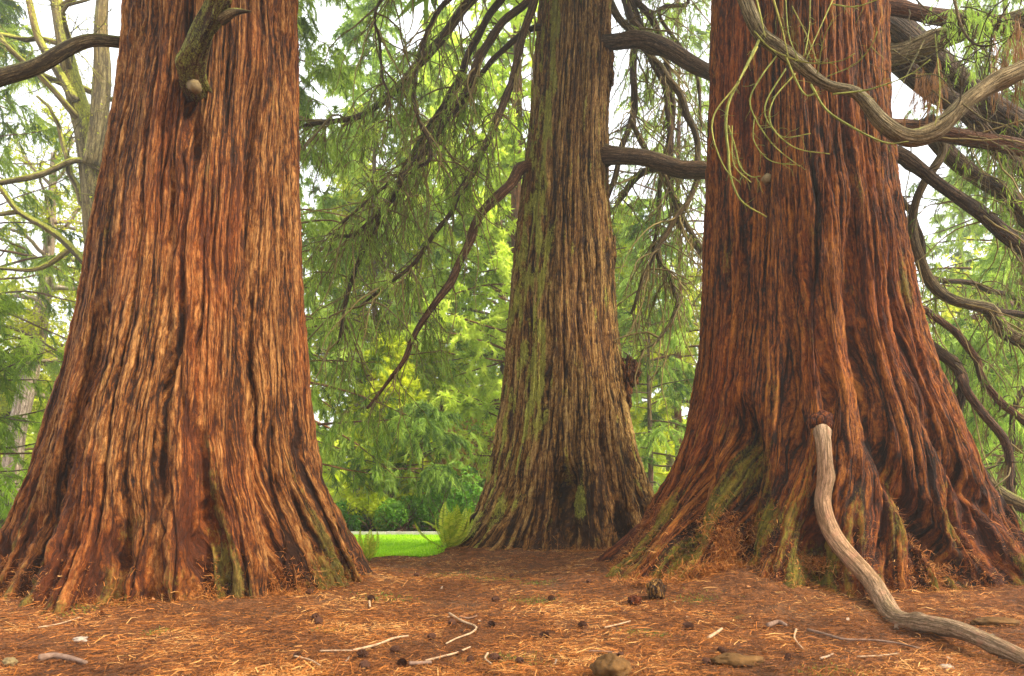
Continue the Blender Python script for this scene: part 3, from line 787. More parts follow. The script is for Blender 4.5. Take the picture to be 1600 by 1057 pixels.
# ------------------------------------------------------------------ limbs of the three big trees
print('limbs')
def px_path(pts, d0, d1, wpx, pre=None, post=None):
    """pixel path (px, py) with depth going d0->d1, width in photo px (scalar, pair or list)"""
    n = len(pts)
    ds = np.linspace(d0, d1, n) if not isinstance(d0, (list, tuple)) else np.array(d0, float)
    ws = np.interp(np.linspace(0, 1, n), np.linspace(0, 1, len(wpx)), wpx) if isinstance(wpx, (list, tuple)) else np.full(n, wpx)
    rows = [[*W(p[0], p[1], d), w / 2 / F * d] for p, d, w in zip(pts, ds, ws)]
    if pre: rows = [list(r) for r in pre] + rows
    if post: rows = rows + [list(r) for r in post]
    return np.array(rows, float)

def limb(parent, path, mat, seed, sides=10, name='branch', label=None, step=0.09, rough=0.13, knots=2, cap=True, moss=0.0, spurs=0.0):
    L = np.sum(np.linalg.norm(np.diff(path[:, :3], axis=0), axis=1))
    Q = catmull(path, max(8, int(L / step)))
    P = Q[:, :3]; R = np.maximum(Q[:, 3], 0.004)
    sl = np.concatenate([[0], np.cumsum(np.linalg.norm(np.diff(P, axis=0), axis=1))])
    P = P + np.stack([perlin(sl / (R.mean() * 11), seed, k * 7.1) for k in range(3)], -1) * R[:, None] * 1.1
    g = Geo(); limb_geo(g, P, R, sides, rough, cap, seed, knots, moss)
    if spurs:
        r_ = np.random.default_rng(int(seed * 31))
        T, N_, B_ = frames(P)
        for _ in range(int(L * spurs)):
            k = r_.integers(2, len(P) - 1); a = r_.uniform(0, 2 * PI)
            dd = np.cos(a) * N_[k] + np.sin(a) * B_[k] + T[k] * r_.uniform(.2, 1.1)
            ln = r_.uniform(.04, .22); p1 = P[k] + dd * ln * .5; p2 = p1 + (dd + [0, 0, r_.uniform(-.8, .4)]) * ln * .5
            rs = min(R[k] * .35, .014)
            limb_geo(g, catmull(np.array([P[k], p1, p2]), 5), np.linspace(rs, rs * .25, 5), 5, .2, True, seed + k, 0, moss)
    return child(name, g.mesh(name, mat), parent, label), P, R

def sprays_on(o, P, R, n1, len1, n2, len2, ns, slen=0.10, sw=0.012, droop=0.35, mat=M_FOL_DARK, t0=0.25, tint=0.5, bare=0.0, twig_r=0.006):
    """branchlets, twigs and leaf cords hanging from a limb; twigs and foliage become sub-parts of it"""
    PP = P[None]
    s, tan, t, _ = sample(PP, n1, t0, 1.0)
    M = len(s)
    D = norm(tan * 0.6 + rng.normal(size=(M, 3)) * 0.7 + [0, 0, -0.25])
    L = len1 * rng.uniform(0.5, 1.4, M)
    B1 = grow(s, D, L, 7, droop * 0.5, 0.2)
    g = Geo()
    nl_ = max(6, n1 // 2)
    s0, tn0, _, _ = sample(PP, nl_, t0 * .6, 1.0)
    BL = grow(s0, norm(tn0 * .8 + rng.normal(size=(nl_, 3)) * .45 + [0, 0, -.35]), rng.uniform(.9, 2.3, nl_), 13, .10, .16)
    tubes(g, BL, np.linspace(twig_r * 1.7, twig_r * .5, 13)[None] * np.ones((nl_, 1)), 4)
    g.a['tint'][-1] = g.a['tint'][-1] + .4
    tubes(g, B1, np.linspace(twig_r * 1.5, twig_r * 0.6, 7)[None] * rng.uniform(.7, 1.4, (M, 1)), 4)
    s2, tan2, t2, m2 = sample(B1, n2, 0.15)
    M2 = len(s2)
    B2 = grow(s2, norm(tan2 * 0.8 + rng.normal(size=(M2, 3)) * 0.5 + [0, 0, -0.2]), len2 * rng.uniform(.5, 1.3, M2), 5, droop, 0.15)
    tubes(g, B2, np.linspace(twig_r * 0.6, twig_r * 0.3, 5)[None] * np.ones((M2, 1)), 3)
    tw = link('twigs', g.mesh('twigs', M_TWIG), o)
    tw['kind'] = 'stuff'
    if ns:
        keep = rng.uniform(0, 1, M2) >= bare
        g2 = Geo()
        ti = np.clip(tint + rng.normal(size=M)[m2] * .12 + rng.normal(size=M2) * .1, 0, 1)
        strands(g2, B2[keep], ns, slen, sw, 0.45, 0.35, ti[keep])
        f = link('foliage', g2.mesh('foliage', mat), o)
        f['kind'] = 'stuff'
    return B1

TMc = lambda z: [float(TM.cx(z)), TM.D, z, 0.12]
def top_pre(T, z, r):  # where a limb leaves its trunk above the frame
    return [[float(T.cx(z)), T.D, z, r]]

mid_left = [
    ([(835, 0), (807, 98), (778, 191), (748, 247), (714, 311), (701, 336), (641, 417), (599, 450), (560, 480)], 11.0, 10.0, (15, 13, 8, 4), 9.8, 12),
    ([(824, 0), (786, 34), (748, 98), (710, 170), (671, 225), (620, 298), (575, 350), (545, 370), (514, 366)], 11.0, 10.4, (14, 15, 14, 9, 4), 9.6, 12),
    ([(778, 8), (739, 72), (705, 149), (663, 213), (633, 272), (590, 340), (561, 408), (540, 470), (528, 540)], 11.2, 10.6, (13, 13, 12, 9, 4), 9.9, 14),
    ([(735, 0), (705, 38), (663, 89), (629, 132), (590, 170), (535, 187), (465, 200)], 11.6, 11.0, (18, 16, 12, 6), 10.0, 12),
    ([(701, 0), (663, 64), (648, 123), (648, 170), (671, 225), (667, 255), (620, 277), (535, 349)], 10.6, 10.2, (9, 8, 7, 4), 10.1, 8),
    ([(839, 40), (803, 64), (756, 111), (731, 145), (688, 204), (650, 260)], 11.1, 10.8, (9, 8, 4), None, 6),
    ([(822, 264), (800, 280), (782, 298), (748, 345), (722, 400), (704, 440), (686, 466), (649, 523), (625, 575), (573, 639)], 11.0, 9.6, (17, 15, 13, 12, 9, 4), None, 5),
    ([(597, 0), (595, 77), (599, 123), (607, 145), (612, 200)], 10.4, 10.4, (5, 5, 3), 10.3, 6),
]
for i, (pts, d0, d1, w, ztop, nb) in enumerate(mid_left):
    if ztop:
        z_att = 8.9 + 0.15 * i
        tp = W(pts[0][0] + (870 - pts[0][0]) * 0.5, -70, (d0 + 11.3) / 2)
        pre = [[float(TM.cx(z_att)), 11.3, z_att + 0.3, w[0] / 2 / F * 11.5], [*tp, w[0] / 2 / F * d0]]
        path = px_path(pts, d0, d1, [q_ * .85 for q_ in w], pre=pre)
    else:
        z0 = W(*pts[0], d0)[2]
        path = px_path(pts, d0, d1, w, pre=[[float(TM.cx(z0)) - 0.3, 11.3, z0 + (-0.05 if i == 6 else 0.05), w[0] / 2 / F * 12]])
    o, P, R = limb(mid_tree, path, M_LIMB_RED if i == 6 else M_LIMB, 1.7 + i * 3.3, 9, rough=.2, spurs=2.5, knots=5)
    dens = dict(n1=int(nb * 3.6), len1=1.15, n2=7, len2=0.42, ns=20, bare=.2, twig_r=.0085)
    if i in (5,): dens = dict(n1=10, len1=.6, n2=4, len2=.3, ns=12)
    if i == 6: dens = dict(n1=14, len1=.7, n2=6, len2=.4, ns=26, t0=0.6)
    sprays_on(o, P, R, tint=0.5, t0=dens.pop('t0', 0.38), **dens)

mid_right = [
    ([(945, 62), (975, 61), (1005, 62), (1056, 77), (1103, 104), (1150, 140)], 11.0, 10.6, (21, 22, 23, 24, 22, 16), 0),
    ([(945, 243), (1005, 251), (1065, 266), (1107, 272), (1160, 275)], 11.0, 10.7, (27, 24, 25, 24, 20), 0),
    ([(956, 8), (1005, 72), (1048, 128), (1082, 191), (1092, 255), (1082, 302), (1048, 353), (1022, 396), (1000, 450), (985, 490)], 11.6, 11.2, (11, 11, 10, 9, 9, 7, 4), 10),
    ([(971, -10), (1022, 94), (1044, 170), (1044, 243), (1031, 298), (1022, 383), (1010, 440)], 12.0, 12.2, (11, 9, 7, 4), 9),
    ([(988, -10), (1031, 55), (1048, 149), (1048, 272), (1060, 350), (1095, 400)], 12.3, 12.0, (10, 10, 8, 6), 9),
    ([(992, 20), (992, 77), (988, 170), (980, 213), (958, 277), (950, 310)], 12.4, 12.0, (11, 11, 9, 7), 7),
    ([(988, 191), (1010, 234), (1048, 298), (1070, 350), (1096, 395)], 11.9, 11.6, (9, 9, 7), 7),
    ([(1075, 260), (1040, 262), (1001, 270), (963, 319)], 12.2, 12.4, (10, 13, 8), 4),
    ([(1065, 330), (1040, 365), (1028, 397), (1044, 433), (1057, 464), (1052, 495), (1030, 530), (1000, 550)], 11.4, 11.0, (6, 7, 8, 7, 3), 7),
    ([(1075, 0), (1030, 20), (1085, 110), (1096, 200)], 12.5, 12.4, (6, 6, 4), 8),
]
for i, (pts, d0, d1, w, nb) in enumerate(mid_right):
    z0 = W(*pts[0], d0)[2]
    pre = None
    if i in (0, 1): pre = [[float(TM.cx(z0)) + 0.2, 11.2, z0 + 0.03, w[0] / 2 / F * 18], [*W(pts[0][0] - 8, pts[0][1], 11.1), w[0] / 2 / F * 13.5]]
    elif pts[0][1] < 30: pre = [[float(TM.cx(9)), 11.3, 9.2 + .1 * i, .06], [*W((pts[0][0] + 900) / 2, -90, (d0 + 11.3) / 2), w[0] / 2 / F * d0 * 1.1]]
    o, P, R = limb(mid_tree, px_path(pts, d0, d1, w, pre=pre), M_LIMB if i not in (6, 8, 2) else M_LIMB_MOSS, 41 + i * 2.9, 10 if i < 2 else 8, rough=.2, spurs=1.0 if i < 2 else 2.5, knots=5, label={0: 'short straight bare upper limb', 1: 'thick bare grey limb reaching towards the right-hand trunk'}.get(i))
    if nb:
        sprays_on(o, P, R, nb * 3, 1.0, 6, .5, 9, t0=0.25, bare=.4, tint=.5, droop=.3, twig_r=.0085)

right_limbs = [
    ([(1331, 10), (1424, 18), (1493, 28), (1600, 42), (1700, 50)], 8.0, 7.6, (22, 20, 22, 24), 8, M_LIMB_RED),
    ([(1380, 40), (1454, 98), (1523, 162), (1600, 205), (1700, 240)], 8.4, 9.0, (46, 44, 42, 40), 8, M_LIMB),
    ([(1385, 75), (1454, 143), (1503, 175), (1570, 235), (1660, 300)], 8.2, 8.8, (26, 26, 22, 16), 9, M_LIMB),
    ([(1400, 196), (1483, 202), (1552, 216), (1600, 229), (1680, 245)], 8.0, 7.6, (24, 23, 24, 20), 6, M_LIMB_RED),
    ([(1400, 236), (1474, 290), (1532, 334), (1600, 379), (1680, 430)], 8.0, 7.8, (19, 17, 21, 22), 4, M_LIMB),
    ([(1455, 190), (1469, 216), (1523, 275), (1572, 310), (1610, 345), (1700, 400)], 8.5, 9.0, (22, 24, 22, 20), 8, M_LIMB),
    ([(1469, 221), (1473, 246), (1439, 290), (1424, 344), (1434, 403), (1473, 452), (1523, 477), (1545, 484), (1570, 515), (1600, 536), (1660, 570)], 8.3, 8.6, (13, 12, 13, 15, 18, 20, 20), 8, M_LIMB_MOSS),
    ([(1540, 482), (1570, 486), (1600, 491), (1680, 500)], 8.5, 8.8, (9, 10, 8), 5, M_LIMB),
    ([(1430, 480), (1450, 490), (1485, 515), (1523, 553), (1545, 604), (1600, 655), (1660, 700)], 8.4, 8.8, (9, 10, 11, 11, 8), 7, M_LIMB_RED),
    ([(1430, 515), (1450, 535), (1485, 566), (1506, 600), (1500, 638), (1500, 670)], 8.2, 8.6, (18, 18, 16, 12, 6), 3, M_LIMB),
    ([(1500, 590), (1510, 612), (1540, 651), (1570, 689), (1581, 732), (1577, 762), (1583, 808), (1596, 840)], 8.4, 8.0, (12, 12, 12, 11, 9), 4, M_LIMB_RED),
    ([(1460, 650), (1480, 668), (1515, 715), (1557, 762), (1600, 787), (1680, 815)], 8.2, 8.0, (15, 17, 19, 20, 18), 3, M_LIMB_MOSS),
    ([(1425, 330), (1450, 430), (1500, 440), (1600, 470)], 9.6, 10.5, (10, 8, 7), 9, M_LIMB),
    ([(1600, 610), (1580, 700), (1585, 760)], 9.2, 9.2, (8, 7, 5), 3, M_LIMB),
]
for i, (pts, d0, d1, w, nb, mt) in enumerate(right_limbs):
    z0 = W(*pts[0], d0)[2]
    ax = [float(TR.cx(z0)) + float(TR.R(z0)) * 0.55, 8.1, z0 + 0.06, w[0] / 2 / F * 9]
    pre = [ax] if i not in (5, 6, 7, 10, 13) else None
    if i == 13: pre = [[*W(1700, 560, 9.4), .04]]
    o, P, R = limb(right_tree, px_path(pts, d0, d1, w, pre=pre), mt, 83 + i * 4.1, 10, rough=.22, spurs=3, knots=5)
    sprays_on(o, P, R, int(nb * 1.7) + 1, .75, 6, .42, 18 if i in (2, 5, 7, 8, 12) else 7, t0=0.45, bare=.3, tint=.42, droop=.4)

# upper crowns added unseen above the picture to shade the ground and the trunk bases
def shade_crown(T, parent, z0, z1, rad, nb, seed_lab):
    hz = rng.uniform(z0, z1, nb); az = rng.uniform(0, 2 * PI, nb)
    S = np.stack([T.cx(hz) * np.ones(nb), np.full(nb, T.D), hz], -1)
    D = np.stack([np.cos(az), np.sin(az), rng.uniform(-.05, .3, nb)], -1)
    B = grow(S, D, rad * rng.uniform(.6, 1.1, nb), 9, .03, .08, .06)
    g = Geo(); tubes(g, B, np.linspace(.13, .03, 9)[None] * np.ones((nb, 1)), 6)
    child('unseen_limbs', g.mesh('unseen_limbs', M_LIMB), parent)['kind'] = 'stuff'
    s2, t2, tt, m2 = sample(B, 16, .25)
    B2 = grow(s2, norm(t2 * .6 + rng.normal(size=s2.shape) * .8), .9, 4, .12, .2)
    g = Geo(); strands(g, B2, 16, .45, .09, .6, .25, np.full(len(B2), .4), 0, .1, tri=True)
    child('unseen_crown', g.mesh('unseen_crown', M_FOL_DARK), parent)['kind'] = 'stuff'
shade_crown(TL, left_tree, 9.0, 16, 5.0, 46, 0)
shade_crown(TR, right_tree, 9.5, 17, 5.0, 46, 1)
shade_crown(TM, mid_tree, 14.0, 20, 4.5, 22, 2)

# mossy arching branch in front of the right trunk
post = [[*W(1720, 60, 5.6), .075], [*W(1830, -60, 6.6), .09], [5.4, 8.0, 6.4, .11], [float(TR.cx(6.2)) + .4, 8.0, 6.0, .12]]
M_ARCH = bark_mat('lichen_limb_bark', (0.07, 0.05, 0.02), (0.25, 0.19, 0.09), (0.46, 0.38, 0.22), moss_c=(0.22, 0.25, 0.05), top_moss=0.45, fs=1.6, bump=0.012, hue=(0.3, 0.27, 0.1), huef=0.5)
arch = [(1150, -70), (1161, 0), (1183, 54), (1212, 76), (1242, 96), (1287, 133), (1336, 148), (1375, 187), (1419, 208), (1464, 197), (1503, 162), (1547, 133), (1600, 110)]
oA, PA, RA = limb(right_tree, px_path(arch, 5.2, 5.2, (19, 20, 20, 21, 20, 15, 15, 19, 24, 28, 26, 26, 26), post=post), M_ARCH, 7.7, 14, label='pale lichen-grey arching branch crossing the front of the trunk', step=.05, rough=.28, knots=16)
def z7(pts): return [(1080 + a / 2.033, b / 2.033) for a, b in pts]
hang = [
    ([(270, 180), (225, 240), (188, 310), (200, 370), (260, 460), (345, 530)], 5), ([(300, 220), (240, 320), (240, 380), (290, 435), (380, 425)], 4.5),
    ([(330, 235), (260, 320), (255, 400), (330, 470), (440, 490)], 4.5), ([(210, 150), (150, 260), (75, 360), (70, 440), (110, 540), (155, 580)], 5),
    ([(150, 260), (118, 330), (110, 400), (118, 480), (125, 560), (160, 640), (240, 690)], 8), ([(118, 400), (140, 470), (155, 530), (190, 562), (220, 560)], 5),
    ([(215, 130), (180, 200), (150, 260)], 8), ([(200, 100), (260, 160), (370, 200), (470, 195), (520, 170)], 4), ([(300, 180), (340, 270), (370, 305), (405, 290)], 5),
    ([(380, 270), (430, 350), (520, 410), (620, 455), (690, 450)], 6), ([(450, 0), (400, 110), (365, 190)], 3.5), ([(320, 20), (370, 120), (400, 200)], 3),
    ([(262, 0), (290, 100), (310, 190)], 5), ([(208, 0), (222, 60), (236, 120)], 5), ([(378, 0), (375, 90), (360, 180)], 3), ([(450, 15), (520, 22), (592, 0)], 4),
    ([(430, 245), (520, 205), (570, 150), (592, 100)], 2.5), ([(450, 300), (540, 290), (600, 275), (690, 240), (760, 190)], 4.5), ([(400, 235), (420, 130), (450, 60)], 3),
    ([(130, 400), (135, 520), (190, 580)], 3), ([(200, 380), (200, 450), (250, 510), (330, 525)], 2.5), ([(300, 0), (310, 110), (340, 190)], 3),
    ([(775, 110), (790, 290), (775, 400)], 3.5), ([(835, 0), (860, 90), (900, 140), (950, 145), (1000, 125)], 7), ([(860, 330), (930, 380), (1000, 400), (1057, 440)], 4),
    ([(640, 160), (720, 200), (800, 150), (880, 60)], 4), ([(740, 130), (690, 230), (640, 330)], 3.5), ([(690, 170), (770, 150), (830, 175), (900, 200)], 3), ([(900, 330), (960, 420), (1057, 470)], 3.5),
    ([(790, 380), (850, 330), (860, 240), (880, 180), (960, 140)], 4), ([(700, 250), (780, 240), (840, 300)], 3),
]
for i, (pts, w) in enumerate(hang):
    pp = z7(pts)
    path = px_path(pp, 5.2 - 0.03 * (i % 5), 5.0 - 0.05 * (i % 4), (w * .6, w * .5, w * .25))
    Q = catmull(path, 26)
    g = Geo(); limb_geo(g, Q[:, :3], np.maximum(Q[:, 3], .0035), 6, .12, True, 3.1 * i, 0)
    r_ = 7 if i < 23 else 4
    s_, tn_, _, _ = sample(Q[None, :, :3], r_, .2)
    B = grow(s_, norm(tn_ + rng.normal(size=(r_, 3)) * .6), rng.uniform(.05, .16, r_), 6, .12, .3)
    tubes(g, B, np.linspace(.0028, .0012, 6)[None] * np.ones((r_, 1)), 3); g.a.pop('tint')
    t_ = child('twig', g.mesh('twig', M_GREEN_TWIG if i < 23 else M_LIMB_MOSS), oA)
# the pale twigs and dead brown tufts at the upper right
g = Geo(); gf = Geo()
st = np.array([W(px, py, dd) for px, py, dd in zip(rng.uniform(1420, 1640, 80), rng.uniform(-20, 150, 80), rng.uniform(5.3, 6.6, 80))])
B = grow(st, rng.normal(size=(80, 3)) * .7 + [0, 0, -.4], rng.uniform(.25, .8, 80), 7, .12, .25)
tubes(g, B, np.linspace(.006, .002, 7)[None] * np.ones((80, 1)), 4)
tw = link('twigs', g.mesh('twigs', M_LIMB_MOSS), oA); tw['kind'] = 'stuff'
c = np.concatenate([W(1452, 110, 5.6) + rng.normal(size=(26, 3)) * [.05, .05, .06], W(1590, 60, 5.4) + rng.normal(size=(50, 3)) * [.09, .1, .16]])
B = grow(c, rng.normal(size=(len(c), 3)) * .25 + [0, 0, -1], .3, 4, .3, .1)
strands(gf, B, 26, .10, .005, .25, .6)
f_ = link('dead_foliage', gf.mesh('dead_foliage', M_DEAD), oA); f_['kind'] = 'stuff'
gf = Geo(); c = np.array([W(px, py, dd) for px, py, dd in zip(rng.uniform(1480, 1680, 60), rng.uniform(-30, 60, 60), rng.uniform(5.6, 7, 60))])
B = grow(c, rng.normal(size=(60, 3)) * .5 + [0, 0, -.6], .45, 5, .3, .15); strands(gf, B, 60, .08, .006, .4, .4)
f_ = link('foliage', gf.mesh('foliage', M_FOL_MID), oA); f_['kind'] = 'stuff'

# pale low limb from the right trunk down onto the needles
hL = float(TR.hit(1286, 672)[1])
low = [(1285, 668, 6.60, 24), (1289, 700, 6.46, 27), (1294, 745, 6.40, 28), (1292, 792, 6.34, 29), (1300, 836, 6.28, 31), (1328, 880, 6.15, 32), (1368, 916, 5.9, 33), (1408, 952, 5.45, 35), (1466, 976, 4.85, 34), (1535, 997, 4.4, 30), (1600, 1022, 4.05, 29), (1680, 1060, 3.7, 28), (1800, 1110, 3.4, 24)]
print('limb hit', hL)
low = [(a, b, hL + dh, w) for (a, b, c, w), dh in zip(low[:5], (.0, -.09, -.12, -.14, -.18))] + low[5:]
rows = [[*W(a, b, c), w / 2 / F * c] for a, b, c, w in low]
rows = [[a, b, c, r * .95] for a, b, c, r in rows]
rows = [[a, b, c, r * .9] for a, b, c, r in rows]
rows = [[*W(1285, 684, hL + .4), .11], [*W(1285, 680, hL + .14), .095]] + rows
rows[2] = [*W(1285, 676, hL + .03), .080]
oL, _, _ = limb(right_tree, np.array(rows), M_LIMB_PALE, 5.5, 18, label='smooth pale limb curving down to lie on the ground', step=.035, rough=.07, knots=6)
# sawn stub on the right trunk
c = TR.hit(1197, 278)
o, _, _ = limb(right_tree, np.array([[*(c + [0, .2, -.02]), .05], [*(c + [0, .03, 0]), .052], [*(c + [.004, -.03, .01]), .045]]), M_CUT, 2.2, 10, 'branch_stub', 'small pale sawn branch stub', step=.03, knots=0)

# left tree: leaving limb, mossy stub, knob, snag
path = px_path([(199, 63), (185, 64), (140, 68), (80, 86), (0, 120), (-90, 165), (-200, 230)], 7.0, 6.2, (17, 18, 20, 22, 26, 26), pre=[[float(TL.cx(5.6)), 7.1, 5.66, .08]])
o, P, R = limb(left_tree, path, M_LIMB_MOSS, 9.1, 12, label='bare dark limb leaving the left side', step=.05)
c0 = TL.hit(300, 128)
path = np.array([[*(c0 + [0, .25, .02]), .15], [*W(301, 120, c0[1] - .04), .15], [*W(300, 98, c0[1] - .22), .14], [*W(318, 60, c0[1] - .42), .13], [*W(338, 22, c0[1] - .6), .12], [*W(347, -6, c0[1] - .72), .125]])
path[:, 3] *= [1, .8, .68, .62, .62, .66]
oS, P, R = limb(left_tree, path, M_STUB, 4.4, 22, 'branch_stub', 'mossy broken branch stub rising towards the viewer', step=.03, rough=.4, knots=10, moss=.55)
o, _, _ = limb(oS, np.array([[*(W(300, 120, c0[1] - .1)), .05], [*W(309, 136, c0[1] - .2), .055], [*W(311, 141, c0[1] - .26), .045]]), M_CUT, 6.4, 10, 'knob', step=.02, knots=0)
o, _, _ = limb(oS, np.array([[*(W(345, 30, c0[1] - .6)), .05], [*W(365, 22, c0[1] - .62), .03], [*W(392, 19, c0[1] - .65), .006]]), M_LIMB_MOSS, 8.4, 8, 'snag', step=.02, knots=0)
T_, N_, B_ = frames(P); e = P[-1]
# bark splinter on the left edge
c = W(137, 405, 6.9)
o, _, _ = limb(left_tree, np.array([[*W(150, 520, 7.0), .05], [*W(140, 450, 6.98), .04], [*W(141, 392, 7.0), .006]]), M_BARK_L, 3.9, 8, 'bark_splinter', step=.05, knots=0)
# surface root hook of the left tree
c = W(90, 918, 6.1)
for pts, w in (([(62, 925, 6.3), (75, 914, 6.1), (96, 913, 5.95), (118, 919, 5.9)], (12, 13, 12, 9)), ([(92, 914, 5.98), (102, 925, 5.9), (101, 940, 5.75), (92, 956, 5.65)], (14, 17, 18, 13))):
    rows = np.array([[*W(a, b, dd), ww / 2 / F * dd] for (a, b, dd), ww in zip(pts, w)])
    limb(left_tree, rows, M_LIMB_MOSS, 2.9 + w[0], 10, 'root', step=.02, rough=.2, knots=2)
# burl on the middle trunk's right edge
def blob(name, parent, c, rad, mat, seed=0., rough=.3, sub=40):
    th, ph = np.meshgrid(np.linspace(0, 2 * PI, sub, endpoint=False), np.linspace(0.02, PI - .02, sub // 2))
    d = np.stack([np.sin(ph) * np.cos(th), np.sin(ph) * np.sin(th), np.cos(ph)], -1)
    r = 1 + rough * perlin(d[..., 0] * 1.6 + seed, d[..., 1] * 1.6, d[..., 2] * 1.6) + rough * .5 * perlin(d[..., 0] * 5 + seed, d[..., 1] * 5, d[..., 2] * 5)
    V = d * r[..., None] * np.array(rad)
    nr, nc = th.shape; idx = np.arange(nr * nc).reshape(nr, nc)
    q = np.stack([idx[:-1], idx[1:], np.roll(idx[1:], -1, 1), np.roll(idx[:-1], -1, 1)], -1).reshape(-1, 4)
    n_ = nr * nc
    me = make_mesh(name, V.reshape(-1, 3), [q], mat, {'bark_co': V.reshape(-1, 3) + seed, 'ridge': np.full(n_, .5), 'moss': np.zeros(n_)})
    if parent is None:
        return link(name, me, None, tuple(c))
    o = link(name, me, parent); o.location = tuple(np.array(c) - np.array(parent.location)); return o
blob('branch_collar', right_tree, W(1284, 661, hL + .10), (.14, .10, .12), M_BARK_R, 2.3, .18)
blob('burl', mid_tree, W(981, 583, 11.15), (.2, .2, .24), M_BARK_L, 3.3, .5)
blob('burl', mid_tree, W(972, 618, 11.15), (.15, .18, .3), M_BARK_L, 5.3, .5)
blob('burl', mid_tree, W(952, 400, 11.25), (.10, .15, .4), M_BARK_M, 7.3, .6)
blob('burl', mid_tree, W(950, 110, 11.2), (.09, .16, .35), M_BARK_M, 9.3, .6)

# ------------------------------------------------------------------ background trees
print('background')
def conifer(name, label, x, y, H, r0, bark, fol, nb=90, z0=0.6, blen=3.0, nt=11, ns=34, sl=.22, sw=.035, droop=.12, tdroop=.3, tint=.5, elev=0.1, tl=.75, lean=(0, 0), group=None, cols=1.0, dist=0.17):
    t = thing(name, label, 'tree', (x, y, -0.02), group)
    zs = np.linspace(0, H, 26)
    P = np.stack([lean[0] * zs / H + .03 * np.sin(zs), lean[1] * zs / H + .02 * np.cos(zs * 1.3), zs], -1)
    R = r0 * (1 - zs / H * .93) * (1 + .9 * np.exp(-zs / .5))
    g = Geo(); limb_geo(g, P, R, 14, .12, False, x * 3.3)
    link('trunk', g.mesh('trunk', bark), t)
    hz = z0 + (H - z0) * (np.arange(nb) + rng.uniform(0, 1, nb)) / nb
    az = np.arange(nb) * 2.4 + rng.normal(size=nb) * .4
    fr = (hz - z0) / (H - z0)
    L = blen * (1 - fr ** 1.3) * rng.uniform(.65, 1.2, nb) * cols + .3
    S = np.stack([lean[0] * hz / H, lean[1] * hz / H, hz], -1)
    e = elev + .5 * fr + rng.normal(size=nb) * .18
    D = np.stack([np.cos(az) * np.cos(e), np.sin(az) * np.cos(e), np.sin(e)], -1)
    B1 = grow(S, D, L, 8, droop, .07, droop * 1.6)
    gb = Geo()
    tubes(gb, B1, np.linspace(1, .25, 8)[None] * (.008 + .009 * L)[:, None], 4)
    B2s, tan, tt_, m = sample(B1, nt, .22)
    M2 = len(B2s)
    B2 = grow(B2s, norm(tan * .7 + rng.normal(size=(M2, 3)) * [.8, .8, .5]), tl * (1.1 - .5 * tt_) * rng.uniform(.6, 1.2, M2), 4, tdroop, .16)
    tubes(gb, B2[::2, ::3], np.linspace(.008, .004, 2)[None] * np.ones((len(B2[::2]), 1)), 3)
    lb = link('limbs', gb.mesh('limbs', bark), t); lb['kind'] = 'stuff'
    ti = tint + rng.normal(size=nb)[m] * dist + rng.normal(size=M2) * dist
    gf = Geo(); strands(gf, B2, int(ns * 1.35), sl, sw * 1.2, .75, tdroop, ti, 0.0, .10, tri=True)
    fo = link('foliage', gf.mesh('foliage', fol), t); fo['kind'] = 'stuff'
    return t

def broadleaf(name, label, path, bark, fol, nb=16, bl=2.2, n2=7, n3=5, leaf=.05, nl=12, z_min=.35, tint=.5, updir=.3, group=None, sides=12):
    """path: world rows x,y,z,r of the main stem"""
    path = np.array(path, float); base = path[0, :3].copy()
    t = thing(name, label, 'tree', tuple(base), group)
    Q = catmull(path, 30); P = Q[:, :3] - base; R = Q[:, 3]
    g = Geo(); limb_geo(g, P, R, sides, .14, False, base[0]); link('trunk', g.mesh('trunk', bark), t)
    s, tan, tt_, _ = sample(P[None], nb, z_min)
    B1 = grow(s, norm(tan * .4 + rng.normal(size=(nb, 3)) * [1, 1, .4] + [0, 0, updir]), bl * rng.uniform(.6, 1.3, nb), 9, .02, .22)
    gb = Geo(); tubes(gb, B1, np.linspace(1, .3, 9)[None] * np.interp(tt_, [0, 1], [R[0] * .4, R[-1] * .6])[:, None], 5)
    s2, tan2, t2, m2 = sample(B1, n2, .15)
    B2 = grow(s2, norm(tan2 + rng.normal(size=s2.shape) * .7), bl * .42 * rng.uniform(.5, 1.3, len(s2)), 6, .02, .2)
    tubes(gb, B2[:, [0, 2, 3, 5]], np.linspace(.014, .006, 4)[None] * np.ones((len(s2), 1)), 3)
    s3, tan3, t3, m3 = sample(B2, n3, .2)
    B3 = grow(s3, norm(tan3 + rng.normal(size=s3.shape) * .7), bl * .2 * rng.uniform(.5, 1.3, len(s3)), 4, .05, .2)
    tubes(gb, B3[:, ::3], np.linspace(.007, .003, 2)[None] * np.ones((len(s3), 1)), 3)
    lb = link('limbs', gb.mesh('limbs', bark), t); lb['kind'] = 'stuff'
    if nl:
        p, _, _, m = sample(B3, nl, 0)
        p = p + rng.normal(size=p.shape) * .07
        gf = Geo(); leaves(gf, p, leaf, tint + rng.normal(size=len(s3))[m] * .15 + rng.normal(size=len(p)) * .12)
        fo = link('leaves', gf.mesh('leaves', fol), t); fo['kind'] = 'stuff'
    return t

